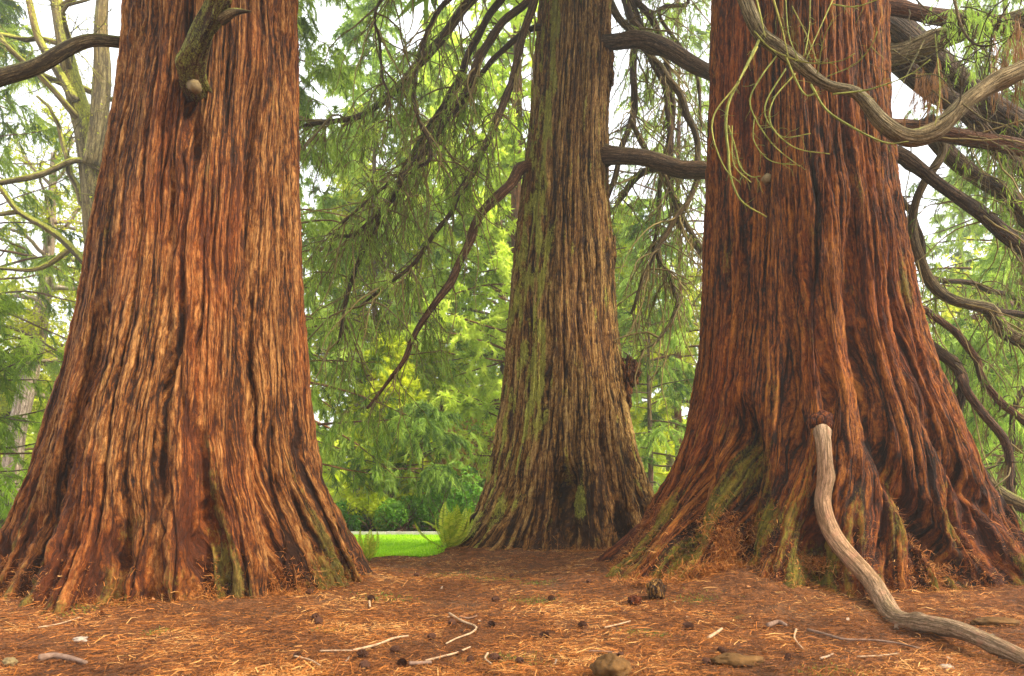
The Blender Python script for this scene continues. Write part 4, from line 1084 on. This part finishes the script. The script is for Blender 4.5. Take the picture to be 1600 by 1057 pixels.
def shrub(name, label, c, rad, fol, n=5000, leaf=.06, tint=.5, group=None, lumps=9, cat='shrub', bark=None):
    t = thing(name, label, cat, tuple(c), group)
    rad = np.array(rad)
    lc = rng.normal(size=(lumps, 3)); lc = norm(lc) * rng.uniform(.3, .75, (lumps, 1)); lc[:, 2] = np.abs(lc[:, 2]) * 1.3 + .15
    lc *= rad
    k = rng.integers(0, lumps, n)
    d = norm(rng.normal(size=(n, 3))) * rng.uniform(.55, 1.05, (n, 1)) ** .5
    p = lc[k] + d * rad * rng.uniform(.30, .5, lumps)[k][:, None]
    p = p[p[:, 2] > 0.0]; kk = len(p)
    tn = tint + .25 * perlin(p[:, 0] * 2 + c[0], p[:, 1] * 2, p[:, 2] * 2) + rng.normal(size=kk) * .12 + .10 * (p[:, 2] / rad[2] - .5)
    g = Geo(); leaves(g, p, leaf, tn)
    ns_ = 40
    S = rng.normal(size=(ns_, 3)) * [.12, .12, 0] * rad
    B = grow(S, norm(rng.normal(size=(ns_, 3)) * .6 + [0, 0, 1]), float(rad[2]) * rng.uniform(.7, 1.3, ns_), 6, 0, .15)
    gs = Geo(); tubes(gs, B, np.linspace(.02, .005, 6)[None] * np.ones((ns_, 1)), 4)
    link('stems', gs.mesh('stems', bark or M_BG_BROWN), t)['kind'] = 'stuff'
    link('leaves', g.mesh('leaves', fol), t)['kind'] = 'stuff'
    return t
def X(px, d): return (px - 800) / F * d

# left of the left tree
p = lambda px, py, d, w: [*W(px, py, d), w / 2 / F * d]
mossy = broadleaf('broadleaf_tree', 'tall mossy yellow-barked tree forking high behind the left edge', [[X(165, 17), 17, 0, .42], p(160, 560, 17, 30), p(152, 420, 17, 32), p(146, 300, 17, 34), p(135, 210, 17, 32), p(118, 150, 17, 26), p(100, 70, 17, 20), p(85, -20, 17, 16), p(70, -120, 17, 12)], M_BG_MOSS, M_FOL_YEL, nb=16, bl=3.2, n2=7, n3=4, nl=3, leaf=.03, z_min=.3)
for pts, w in (([(146, 260), (155, 190), (160, 110), (158, 40), (165, -60)], (30, 24, 14)), ([(118, 160), (90, 110), (60, 60), (45, 0), (30, -60)], (18, 12, 7)), ([(159, 268), (140, 256), (114, 252), (61, 274), (0, 286), (-60, 300)], (7, 9, 9, 7)), ([(150, 430), (91, 369), (30, 331), (0, 293), (-40, 260)], (12, 9, 8)), ([(30, 331), (0, 335), (-50, 345)], (8, 6)), ([(110, 390), (60, 420), (0, 420)], (9, 5))):
    child('branch', (lambda gg: gg.mesh('branch', M_BG_MOSS))((lambda gg, Q: (limb_geo(gg, Q[:, :3], np.maximum(Q[:, 3], .01), 9, .15, True, w[0]), gg)[1])(Geo(), catmull(px_path(pts, 16.8, 16.5, w), 30))), mossy)
broadleaf('pale_barked_tree', 'slanting pale-barked tree behind the left trunk\'s flare', [[X(10, 22), 22, 0, .4], p(25, 690, 22, 26), p(42, 600, 22, 26), p(60, 520, 22, 24), p(72, 440, 22, 18), p(80, 330, 22, 12), p(84, 240, 22, 8)], M_BG_PALE, M_FOL_YEL, nb=22, bl=2.6, n2=8, n3=5, nl=12, leaf=.06)
conifer('weeping_conifer', 'feathery grey-green conifer at the far left below the pale-barked tree', X(-60, 13), 13.0, 5.2, .13, M_BG_BROWN, M_FOL_FRESH, nb=64, z0=.3, blen=2.7, nt=9, ns=40, sl=.22, sw=.016, droop=.05, tdroop=.45, tint=.3)
conifer('conifer', 'dark blue-green drooping conifer beyond the left edge against the white sky', X(-10, 19), 19.0, 15, .16, M_BG_BROWN, M_FOL_DARK, nb=70, z0=4.5, blen=3.6, nt=9, ns=34, sl=.28, sw=.024, droop=.12, tdroop=.5, tint=.45)
broadleaf('broadleaf_tree', 'airy yellow-green spring tree at the far left background', [[X(-60, 27), 27, 0, .3], [X(-40, 27), 27, 4, .22], [X(-20, 27), 27, 8, .1]], M_BG_BROWN, M_FOL_YEL, nb=26, bl=3.2, n2=9, n3=6, nl=14, leaf=.09)
broadleaf('broadleaf_tree', 'yellow-green spring tree directly behind the left trunk', [[X(150, 30), 30, 0, .3], [X(140, 30), 30, 4, .22], [X(140, 30), 30, 8.5, .1]], M_BG_BROWN, M_FOL_YEL, nb=26, bl=3.2, n2=9, n3=6, nl=14, leaf=.09)

# between the left and the middle tree
sq = conifer('sequoia_tree', 'red-barked sequoia farther back behind the left trunk with drooping dark foliage', X(455, 16), 16.0, 17, .27, M_BG_RED, M_FOL_DARK, nb=110, z0=1.8, blen=2.6, nt=11, ns=36, sl=.26, sw=.024, droop=.10, tdroop=.5, tint=.5, elev=.05)
conifer('lime_conifer', 'bright lime-green bushy small conifer beside the far hedge', X(610, 19.5), 19.5, 5.2, .1, M_BG_BROWN, M_FOL_LIME, nb=80, z0=.3, blen=1.35, nt=12, ns=30, sl=.16, sw=.04, droop=-.05, tdroop=.1, tint=.55, elev=.3, tl=.5)
conifer('redwood_tree', 'tall soft green redwood seen through the gap left of the middle trunk', X(808, 23), 23.0, 24, .30, M_BG_RED, M_FOL_FRESH, nb=170, z0=2.0, blen=3.9, nt=13, ns=34, sl=.24, sw=.055, droop=.04, tdroop=.2, tint=.72, elev=.1, dist=.2)
conifer('redwood_tree', 'taller pale green redwood rising behind the hedge in the gap\'s centre', X(690, 31), 31.0, 22.5, .2, M_BG_RED, M_FOL_FRESH, nb=130, z0=2.5, blen=4.2, nt=12, ns=30, sl=.34, sw=.07, droop=.04, tdroop=.2, tint=.8, elev=.1, dist=.2)
conifer('conifer', 'yellow-green conifer far behind the red-barked sequoia', X(560, 34), 34.0, 20, .3, M_BG_BROWN, M_FOL_LIME, nb=100, z0=2, blen=4.2, nt=10, ns=26, sl=.36, sw=.07, droop=.04, tdroop=.25, tint=.4)
broadleaf('broadleaf_tree', 'golden-green spring tree glowing low behind the redwoods', [[X(745, 36), 36, 0, .3], [X(745, 36), 36, 3, .2], [X(740, 36), 36, 7, .1]], M_BG_BROWN, M_FOL_YEL, nb=26, bl=3.2, n2=9, n3=6, nl=16, leaf=.11)
conifer('weeping_conifer', 'low drooping conifer hanging its foliage over the hedge left of the middle trunk', X(655, 17.5), 18.0, 3.3, .035, M_BG_BROWN, M_FOL_MID, nb=34, z0=1.2, blen=1.7, nt=10, ns=44, sl=.20, sw=.022, droop=.08, tdroop=.5, tint=.38)
conifer('conifer', 'tall full mid-green conifer behind the drooping limbs left of the middle trunk', X(585, 24), 24.0, 21, .15, M_BG_BROWN, M_FOL_MID, nb=110, z0=5, blen=3.4, nt=11, ns=26, sl=.28, sw=.04, droop=.08, tdroop=.35, tint=.62)
broadleaf('broadleaf_tree', 'leafy bright green tree filling the gap above the lime conifer', [[X(600, 27), 27, 0, .3], [X(600, 27), 27, 5, .22], [X(610, 27), 27, 11, .1]], M_BG_BROWN, M_FOL_YEL, nb=34, bl=3.6, n2=9, n3=6, nl=16, leaf=.10, tint=.5)
broadleaf('broadleaf_tree', 'leafy fresh green tree beside the middle trunk\'s left edge', [[X(800, 29), 29, 0, .3], [X(790, 29), 29, 5, .22], [X(780, 29), 29, 13, .1]], M_BG_BROWN, M_FOL_FRESH, nb=36, bl=3.6, n2=9, n3=6, nl=16, leaf=.10, tint=.6)
# clipped hedge line behind the lawn: separate shrubs
for i, (px, d, rx, rz, m_, ti, lab) in enumerate([
        (470, 17.6, 1.0, .95, M_FOL_SHRUB, .35, 'dark glossy shrub half hidden by the left trunk'),
        (530, 17.4, .8, .65, M_FOL_SHRUB, .30, 'dark leafy shrub at the left end of the hedge'),
        (583, 17.6, .7, .75, M_FOL_LIME, .35, 'yellowish-green shrub near the left end of the hedge'),
        (628, 17.5, .8, .85, M_FOL_SHRUB, .62, 'fresh green shrub in the middle of the hedge'),
        (690, 17.7, 1.0, 1.1, M_FOL_SHRUB, .52, 'rounded mid-green shrub behind the fern'),
        (745, 18.0, 1.0, 1.2, M_FOL_SHRUB, .6, 'tall green shrub touching the middle trunk\'s left side'),
        (800, 18.6, 1.2, 1.4, M_FOL_SHRUB, .6, 'green shrub hidden behind the middle trunk')]):
    shrub('shrub', lab, (X(px, d), d, 0), (rx, .7, rz), m_, 5200, .045, ti, 'shrubs forming the hedge')
shrub('shrub', 'orange-leaved shrub glimpsed behind the hedge', (X(720, 24), 24, .2), (2.2, 1, 2.6), M_FOL_ORANGE, 4200, .07, .6)
# between the middle and the right tree
conifer('redwood_tree', 'green conifer seen low in the gap right of the middle trunk', X(1015, 20), 20.0, 9.5, .09, M_BG_BROWN, M_FOL_MID, nb=60, z0=1.0, blen=2.4, nt=9, ns=34, sl=.24, sw=.03, droop=.08, tdroop=.45, tint=.45)
broadleaf('broadleaf_tree', 'airy yellow-green tree behind the gap right of the middle trunk', [[X(1050, 30), 30, 0, .3], [X(1050, 30), 30, 4, .2], [X(1060, 30), 30, 9, .1]], M_BG_MOSS, M_FOL_YEL, nb=30, bl=3.4, n2=9, n3=6, nl=14, leaf=.09)
conifer('lime_conifer', 'light green conifer tucked against the middle trunk\'s right edge', X(975, 26), 26.0, 11.5, .2, M_BG_BROWN, M_FOL_LIME, nb=80, z0=.6, blen=2.0, nt=11, ns=28, sl=.26, sw=.05, droop=.02, tdroop=.2, tint=.5)
conifer('sequoia_tree', 'sparse tall sequoia with drooping dark sprays behind the gap right of the middle trunk', X(1060, 23), 23.0, 21, .15, M_BG_RED, M_FOL_DARK, nb=95, z0=4.0, blen=4.2, nt=9, ns=24, sl=.28, sw=.028, droop=.14, tdroop=.5, tint=.6)
# right of the right tree
conifer('sequoia_tree', 'tall sequoia with drooping sprays standing behind the right-hand limbs', X(1570, 19), 19.0, 17, .28, M_BG_RED, M_FOL_DARK, nb=85, z0=3.0, blen=4.0, nt=9, ns=24, sl=.28, sw=.024, droop=.14, tdroop=.5, tint=.5)
conifer('sequoia_tree', 'drooping dark green sequoia foliage beyond the right trunk', X(1610, 14), 14.2, 9.5, .25, M_BG_RED, M_FOL_MID, nb=58, z0=.8, blen=2.8, nt=10, ns=40, sl=.22, sw=.018, droop=.08, tdroop=.45, tint=.38)
broadleaf('broadleaf_tree', 'golden-leaved airy tree in the right background', [[X(1560, 25), 25, 0, .3], [X(1560, 25), 25, 4, .2], [X(1550, 25), 25, 8.5, .1]], M_BG_MOSS, M_FOL_YEL, nb=30, bl=3.2, n2=9, n3=6, nl=14, leaf=.08)
conifer('weeping_conifer', 'feathery green conifer low behind the right trunk\'s flare', X(1530, 12.5), 12.6, 4.0, .1, M_BG_BROWN, M_FOL_MID, nb=56, z0=.3, blen=1.9, nt=9, ns=44, sl=.2, sw=.015, droop=.05, tdroop=.45, tint=.5)
conifer('conifer', 'dark conifer standing far behind the right edge', X(1500, 32), 32.0, 16, .25, M_BG_BROWN, M_FOL_DARK, nb=60, z0=2.0, blen=3.6, nt=9, ns=24, sl=.34, sw=.05, droop=.08, tdroop=.35, tint=.6)
# far belt closing the horizon
g = Geo()
N = 36000
a = rng.uniform(-.95, .95, N); r = rng.uniform(44, 60, N)
x = np.sin(a) * r; y = np.cos(a) * r
hmax = 6.5 + 3.0 * perlin(a * 9, 0.5, 2) + 2.0 * perlin(a * 30, 1.5, 2)
z = hmax * rng.uniform(0, 1, N) ** .8
leaves(g, np.stack([x, y, z], -1), .48, .5 + .35 * perlin(a * 40, z * .5, 1) + rng.normal(size=N) * .12)
tag(link('distant_woods', g.mesh('distant_woods', M_FOL_LIME)), 'hazy mass of far-off light green woodland closing the view', 'woods', kind='stuff')

# ------------------------------------------------------------------ ferns
print('small things')
def frond_mesh(name, mat, L=.7, pairs=26, w=.085):
    g = Geo(); t = np.linspace(0, 1, 14)
    P = np.stack([t ** 1.3 * L * .55, 0 * t, L * (1.15 * t - .5 * t ** 2)], -1)
    tubes(g, P[None], np.linspace(.004, .0015, 14)[None], 3)
    g.a = {'tint': g.a['tint']}
    T = norm(np.gradient(P, axis=0))
    for k in range(pairs):
        u = .1 + .88 * k / pairs; f = u * 13; i = min(int(f), 12); p0 = P[i] + (P[i + 1] - P[i]) * (f - i); tan = T[i]
        ww = w * math.sin(PI * min(1, .18 + .82 * u) ** .8) * 1.05 + .01
        for sg in (-1, 1):
            d = norm(tan * .45 + np.array([0, sg, 0.12])); b = norm(np.cross(d, np.cross(tan, d))) * .011
            tip = p0 + d * ww + [0, 0, -ww * .15]; mid = p0 + d * ww * .45
            g.add([p0, mid - b, mid + b, tip], t=[[0, 1, 2], [1, 3, 2]], tint=np.full(4, .35 + .5 * rng.uniform()))
    return g.mesh(name, mat, False)
fr_me = frond_mesh('frond', M_FERN)
def fern(label, px, py, d, n, scale, spread=1.0, bias=0, s0=0):
    r_ = np.random.default_rng(s0 + 5)
    c = W(px, py, d); c[2] = float(gz(c[0], c[1])) + .01
    t = thing('fern', label, 'fern', tuple(c), None)
    for i in range(n):
        o = link('frond', fr_me, t)
        o.rotation_euler = (r_.normal() * .2, -r_.uniform(-.1, .75) * spread, bias + 2 * PI * i / n + r_.normal() * .25)
        s_ = scale * r_.uniform(.7, 1.15); o.scale = (s_, s_, s_)
    return t
fern('big yellow-green sword fern at the foot of the middle trunk', 700, 872, 10.3, 26, 1.1, 2.2, s0=1)
fern('dark little fern peeping out right of the left trunk on the lawn edge', 577, 880, 9.7, 16, .7, 1.5, s0=2)
fern('small yellowish fern beside the middle trunk behind the big fern', 726, 858, 11.6, 18, 1.0, 1.4, s0=3)

# ------------------------------------------------------------------ cones, sticks, leaves, roots and stones
def at_ground(px, py):
    d = F * CAMH / (py - HOR)
    for _ in range(6):
        z = float(gz((px - 800) / F * d, d)); d = F * (CAMH - z) / (py - HOR)
    x = (px - 800) / F * d
    return np.array([x, d, float(gz(x, d))])
def cone_mesh():
    g = Geo(); rows = 9
    for r in range(rows):
        u = (r + .5) / rows; rad = .5 * math.sin(PI * (.12 + .8 * u)) ** .8; n = 9
        for k in range(n):
            a = 2 * PI * (k + .5 * (r % 2)) / n
            c = np.array([rad * math.cos(a), rad * math.sin(a), (u - .5) * 1.35])
            out = np.array([math.cos(a), math.sin(a), -.15]); sd = np.array([-math.sin(a), math.cos(a), 0]) * .17
            up = np.array([0, 0, .10])
            base = c * [.55, .55, 1]
            g.add([base - sd * .6, base + sd * .6, c + sd - up * .5, c - sd - up * .5, c + out * .10 + sd * .7 + up, c + out * .10 - sd * .7 + up],
                  q=[[0, 1, 2, 3], [3, 2, 4, 5], [0, 5, 4, 1]])
    g.add(np.array([[.3 * math.cos(a), .3 * math.sin(a), z] for z in (-.55, .55) for a in np.linspace(0, 2 * PI, 8, endpoint=False)]),
          q=[[i, (i + 1) % 8, 8 + (i + 1) % 8, 8 + i] for i in range(8)])
    return g.mesh('cone', M_CONE, False)
cm = cone_mesh()
cone_labels = ["upper of two touching dark cones on the litter right of the left trunk's foot", "lower of the two touching cones right of the left trunk's foot", "dark cone just in front of the left trunk's outermost right root", 'cone inside the upper bend of the kinked pale twig', 'cone right of the elbow of the kinked pale twig', "cone lying left of the kinked pale twig's lower end", 'cone just below the right tip of the long straight pale twig', 'cone just below the middle of the long straight pale twig', 'cone left of the short thick grey-brown stick', 'reddish cone at the bottom edge below the long straight twig', 'cone cupped by the small curled pale twig', 'cone beside the green moss strip in the centre', 'lone cone below the moss strip, left of the orange twig', 'lone cone midway between the curled twig and the moss strip', 'cone just above the long orange-brown root hump', 'cone at the left end of the long orange-brown root hump', 'cone on the bottom edge right of the small curled twig', 'small cone above the curved thin pale twig', "small cone near the tip of the right trunk's left root", "small cone on the path just beyond the left trunk's foot", 'cone on bare litter straight in front of the middle trunk', 'cone between the curved twig and the curled twig at bottom centre', 'cone above the mossy brown root lump', 'tiny cone farthest back on the path before the middle trunk', "cone at the foot of the left trunk's deep right-hand groove", 'cone left of the thin bent tan twig at the lower left', 'broad dark cone between the bark sliver and the weathered wood knob', 'cone below the long dark twig at the lower right']
cones = [(493, 967, 13), (498, 974, 14), (580, 937, 11), (706, 976, 13), (768, 978, 12), (674, 997, 13), (617, 1018, 14), (567, 1026, 16), (628, 1040, 16), (570, 1045, 18), (773, 1032, 17), (862, 936, 10), (910, 980, 14), (850, 996, 14), (1128, 1019, 13), (1104, 1037, 14), (812, 1036, 14), (718, 1021, 10), (920, 911, 9), (651, 900, 9), (774, 938, 11), (735, 1034, 13), (970, 1026, 12), (800, 900, 8), (484, 935, 11), (465, 1027, 12), (1075, 982, 15), (1230, 1030, 12)]
c0_ = None
for i, (px, py, w) in enumerate(cones):
    c = at_ground(px, py + 2); s_ = w * .8 / F * c[1]
    o = link('fallen_cone', cm, None, (c[0], c[1], c[2] + s_ * .42)); o.scale = (s_, s_, s_)
    o.rotation_euler = (PI / 2 + rng.normal() * .4, rng.uniform(0, 3), rng.uniform(0, 6.28))
    tag(o, cone_labels[i], 'cone', 'fallen cones on the needles')
def stick(label, pts, w, mat, name='fallen_twig', lift=.012, grp=None):
    rows = []
    for i, (px, py) in enumerate(pts):
        c = at_ground(px, py); ww = w * (1 - .5 * i / len(pts)); rows.append([*(c + [0, 0, lift + ww / 2 / F * c[1]]), ww / 2 / F * c[1]])
    Q = catmull(np.array(rows), 16); b = Q[0, :3].copy()
    g = Geo(); limb_geo(g, Q[:, :3] - b, np.maximum(Q[:, 3], .002), 7, .15, True, px * .1, 1)
    o = link(name, g.mesh(name, mat), None, tuple(b)); tag(o, label, 'twig', grp); return o
stick('long kinked pale twig right of centre with its elbow pointing right', [(702, 963), (722, 975), (744, 984), (735, 993), (715, 998), (697, 1010)], 4, M_STICK)
stick('long straight pale twig in the centre foreground', [(552, 1022), (590, 1012), (615, 1002), (638, 998)], 4.5, M_STICK)
stick('curved thin pale twig at the bottom centre', [(665, 1038), (695, 1030), (715, 1024), (735, 1015)], 4, M_STICK)
stick('thin tan twig lying flat left of the centre cones', [(500, 1022), (530, 1021), (560, 1021)], 3, M_STICK)
stick('thin bent tan twig near the bottom left of centre', [(460, 1030), (485, 1036), (500, 1044)], 3, M_STICK)
stick('short thick grey-brown stick at the bottom centre', [(640, 1044), (656, 1043), (674, 1041)], 8, M_STICK_DARK)
stick('long dark curved twig below the pale limb', [(1262, 989), (1290, 996), (1320, 1004), (1365, 1005), (1405, 1010), (1438, 1018)], 4.5, M_STICK_DARK)
stick('short pale upright-curved twig left of the dark twig', [(1244, 988), (1241, 1000), (1247, 1010), (1255, 1018)], 3.5, M_STICK)
stick('pinkish flat bark sliver right of centre', [(1107, 1002), (1118, 995), (1128, 987)], 6, M_STICK)
stick('dark flat bark strip lying at the bottom left', [(62, 1037), (85, 1033), (110, 1036), (134, 1042)], 11, M_STICK_DARK, 'bark_strip')
stick('thin twig lying right of the centre at the bottom edge', [(1340, 1031), (1375, 1029), (1405, 1025)], 3, M_STICK)
stick('thin twig at the right edge below the pale limb', [(1560, 1032), (1582, 1035), (1600, 1036)], 4, M_STICK_DARK)
stick('thin twig leading towards the mossy brown lump', [(920, 1022), (950, 1023), (975, 1028)], 3, M_STICK_DARK)
stick('small curled pale twig beside a cone at bottom centre', [(762, 1026), (758, 1034), (768, 1042)], 4, M_STICK)
stick('white curved sliver of wood below the dark twig', [(1282, 1034), (1292, 1031), (1302, 1026)], 4, M_DLEAF)
stick('short grey twig near the left trunk\'s right foot', [(577, 944), (578, 952)], 4, M_STICK)
stick('thin tan twig in front of the left trunk', [(60, 985), (95, 978), (125, 968)], 2.5, M_STICK)
stick('thin orange twig left of the right trunk\'s base', [(945, 985), (965, 980), (985, 974)], 3, M_STICK)
stick('dark twig crossing near the kinked pale twig', [(718, 968), (732, 970), (745, 966)], 3.5, M_STICK_DARK)
stick('dark hollow-looking stick left of the long dark twig', [(1200, 984), (1215, 978), (1228, 982)], 8, M_STICK_DARK)

def leaf_mesh(name, mat):
    a = np.linspace(0, 2 * PI, 14, endpoint=False)
    r = .5 * (1 + .22 * np.cos(a * 5)) * np.array([1.0] * 14)
    v = np.stack([r * np.cos(a), .55 * r * np.sin(a), .12 * np.cos(a * 2) * r + .05 * np.sin(a * 3)], -1)
    g = Geo(); g.add(np.vstack([v, [[0, 0, -.04]]]), t=[[i, (i + 1) % 14, 14] for i in range(14)])
    return g.mesh(name, mat, False)
lm, lr = leaf_mesh('dead_leaf', M_DLEAF), leaf_mesh('russet_leaf', M_DLEAF_R)
leaf_labels = ['pale dried leaf next to the weathered wood knob', 'pale leaf on the litter left of the tiny dark wood knob', "long pale leaf caught at the right trunk's central hollow", 'pale leaf below the weathered wood knob', 'pale leaf at the bottom edge between curled twig and mossy root lump', 'pale leaf just above the bottom edge left of the mossy root lump', "long pale leaf flat in front of the left trunk's right half", 'small pale leaf at the top end of the kinked twig', 'big pale leaf at the elbow of the kinked twig', 'pale leaf between two cones at the bottom left of centre', "russet leaf above the bark sliver's right end", "russet leaf just before the right trunk's front root", "russet leaf beside the pale limb's upper slope", 'russet leaf right of the small wood knobs', 'small russet leaf above the long straight pale twig', 'long russet leaf on the heaped needles before the left trunk', 'pale leaf tucked under the pale limb where it meets the ground', "pale leaf below the pale limb's lower bend", "pale leaf just below the pale limb's far right stretch", 'pale leaf at the bottom right by the flat tan stone', 'pale leaf at the left edge above the small pale stone', 'tiny pale leaf between the wood knob and the right trunk', 'pale leaf above the right end of the long dark twig', 'large pale curled leaf on the mound behind the pale limb', 'pale leaf at the far left edge by the hooked root', 'small pale leaf on the path before the middle trunk', 'pale leaf at the bottom edge below the left trunk', 'pale leaf at the bottom edge below the long dark twig', "tiny pale leaf at the lawn's near edge, leftmost of three", "tiny pale leaf at the lawn's near edge, middle of three", "tiny pale leaf at the lawn's near edge, rightmost of three", "tiny pale leaf below the middle trunk's right half", "russet leaf below the middle trunk's left half", "russet leaf against the left trunk's front root"]
for i, (px, py, w, k) in enumerate([(1053, 945, 10, 0), (924, 967, 10, 0), (1120, 897, 18, 0), (1075, 968, 10, 0), (868, 1040, 13, 0), (874, 1023, 12, 0), (420, 974, 18, 0), (700, 968, 9, 0), (750, 975, 16, 0), (543, 1036, 11, 0), (1210, 970, 12, 1), (1170, 948, 9, 1), (1382, 903, 11, 1), (1027, 960, 11, 1), (545, 1005, 9, 1), (160, 968, 16, 1), (1370, 950, 12, 0), (1325, 972, 12, 0), (1552, 997, 12, 0), (1484, 1034, 12, 0), (92, 970, 11, 0), (1105, 960, 8, 0), (1400, 985, 16, 0), (1500, 915, 26, 0), (40, 952, 9, 0), (690, 922, 8, 0), (330, 1052, 12, 0), (1260, 1050, 12, 0), (640, 875, 8, 0), (670, 880, 8, 0), (700, 885, 7, 0), (905, 880, 8, 0), (820, 890, 8, 1), (240, 940, 9, 1)]):
    c = at_ground(px, py); s_ = .8 * w / F * c[1]
    o = link('dead_leaf', lr if k else lm, None, (c[0], c[1], c[2] + .022)); o.scale = (s_, s_, s_)
    o.rotation_euler = (rng.normal() * .35, rng.normal() * .35, rng.uniform(0, 6.28))
    tag(o, leaf_labels[i], 'leaf', 'russet fallen leaves' if k else 'pale fallen leaves')

def blob_thing(name, label, cat, px, py, rad, mat, seed, sink=.35, rz=0, rough=.35):
    c = at_ground(px, py); c[2] += rad[2] * (1 - sink)
    o = blob(name, None, c - [0, 0, 0], rad, mat, seed, rough, 44); o.rotation_euler.z = rz
    return tag(o, label, cat)
blob_thing('exposed_root', 'mossy brown curled root lump at the bottom edge right of centre', 'root', 955, 1060, (.10, .09, .075), M_ROOT, 2.1, .4)
blob_thing('exposed_root', 'long low orange-brown root hump half buried at bottom right of centre', 'root', 1150, 1040, (.14, .05, .045), M_ROOT, 6.1, .5, .08)
blob_thing('stump', 'small weathered knob of wood beside the right trunk\'s left root', 'stump', 1024, 938, (.085, .08, .11), M_BARK_M, 8.1, .4)
blob_thing('stump', 'tiny dark knob of wood left of the weathered knob', 'stump', 992, 945, (.06, .05, .05), M_BARK_R, 9.4, .4)
blob_thing('stone', 'small pale stone in front of the left trunk', 'stone', 125, 1003, (.045, .035, .022), M_STONE, 4.4, .4)
blob_thing('stone', 'light brown chunk at the lower left corner', 'stone', 16, 1040, (.035, .03, .03), M_CUT, 3.4, .4)
blob_thing('stone', 'flat tan stone below the pale limb at the right', 'stone', 1478, 1046, (.04, .03, .018), M_STONE, 7.4, .4)
blob_thing('exposed_root', 'low root ridge surfacing right of the pale limb', 'root', 1555, 978, (.16, .06, .04), M_ROOT, 1.4, .5, -.2)
print('done')

# ------------------------------------------------------------------ light haze in the air
hv = bpy.data.materials.new('haze_air'); hv.use_nodes = True; hn = hv.node_tree.nodes; hn.clear()
ho = hn.new('ShaderNodeOutputMaterial'); hp = hn.new('ShaderNodeVolumePrincipled')
hp.inputs['Density'].default_value = 0.0024; hp.inputs['Color'].default_value = (0.97, 0.985, 0.95, 1); hp.inputs['Anisotropy'].default_value = 0.3
hv.node_tree.links.new(hp.outputs[0], ho.inputs['Volume'])
g = Geo(); box_geo(g, np.array([0, 600, 12.25]), (2400, 1400, 27.5))
tag(link('haze', g.mesh('haze', hv, False)), kind='stuff')
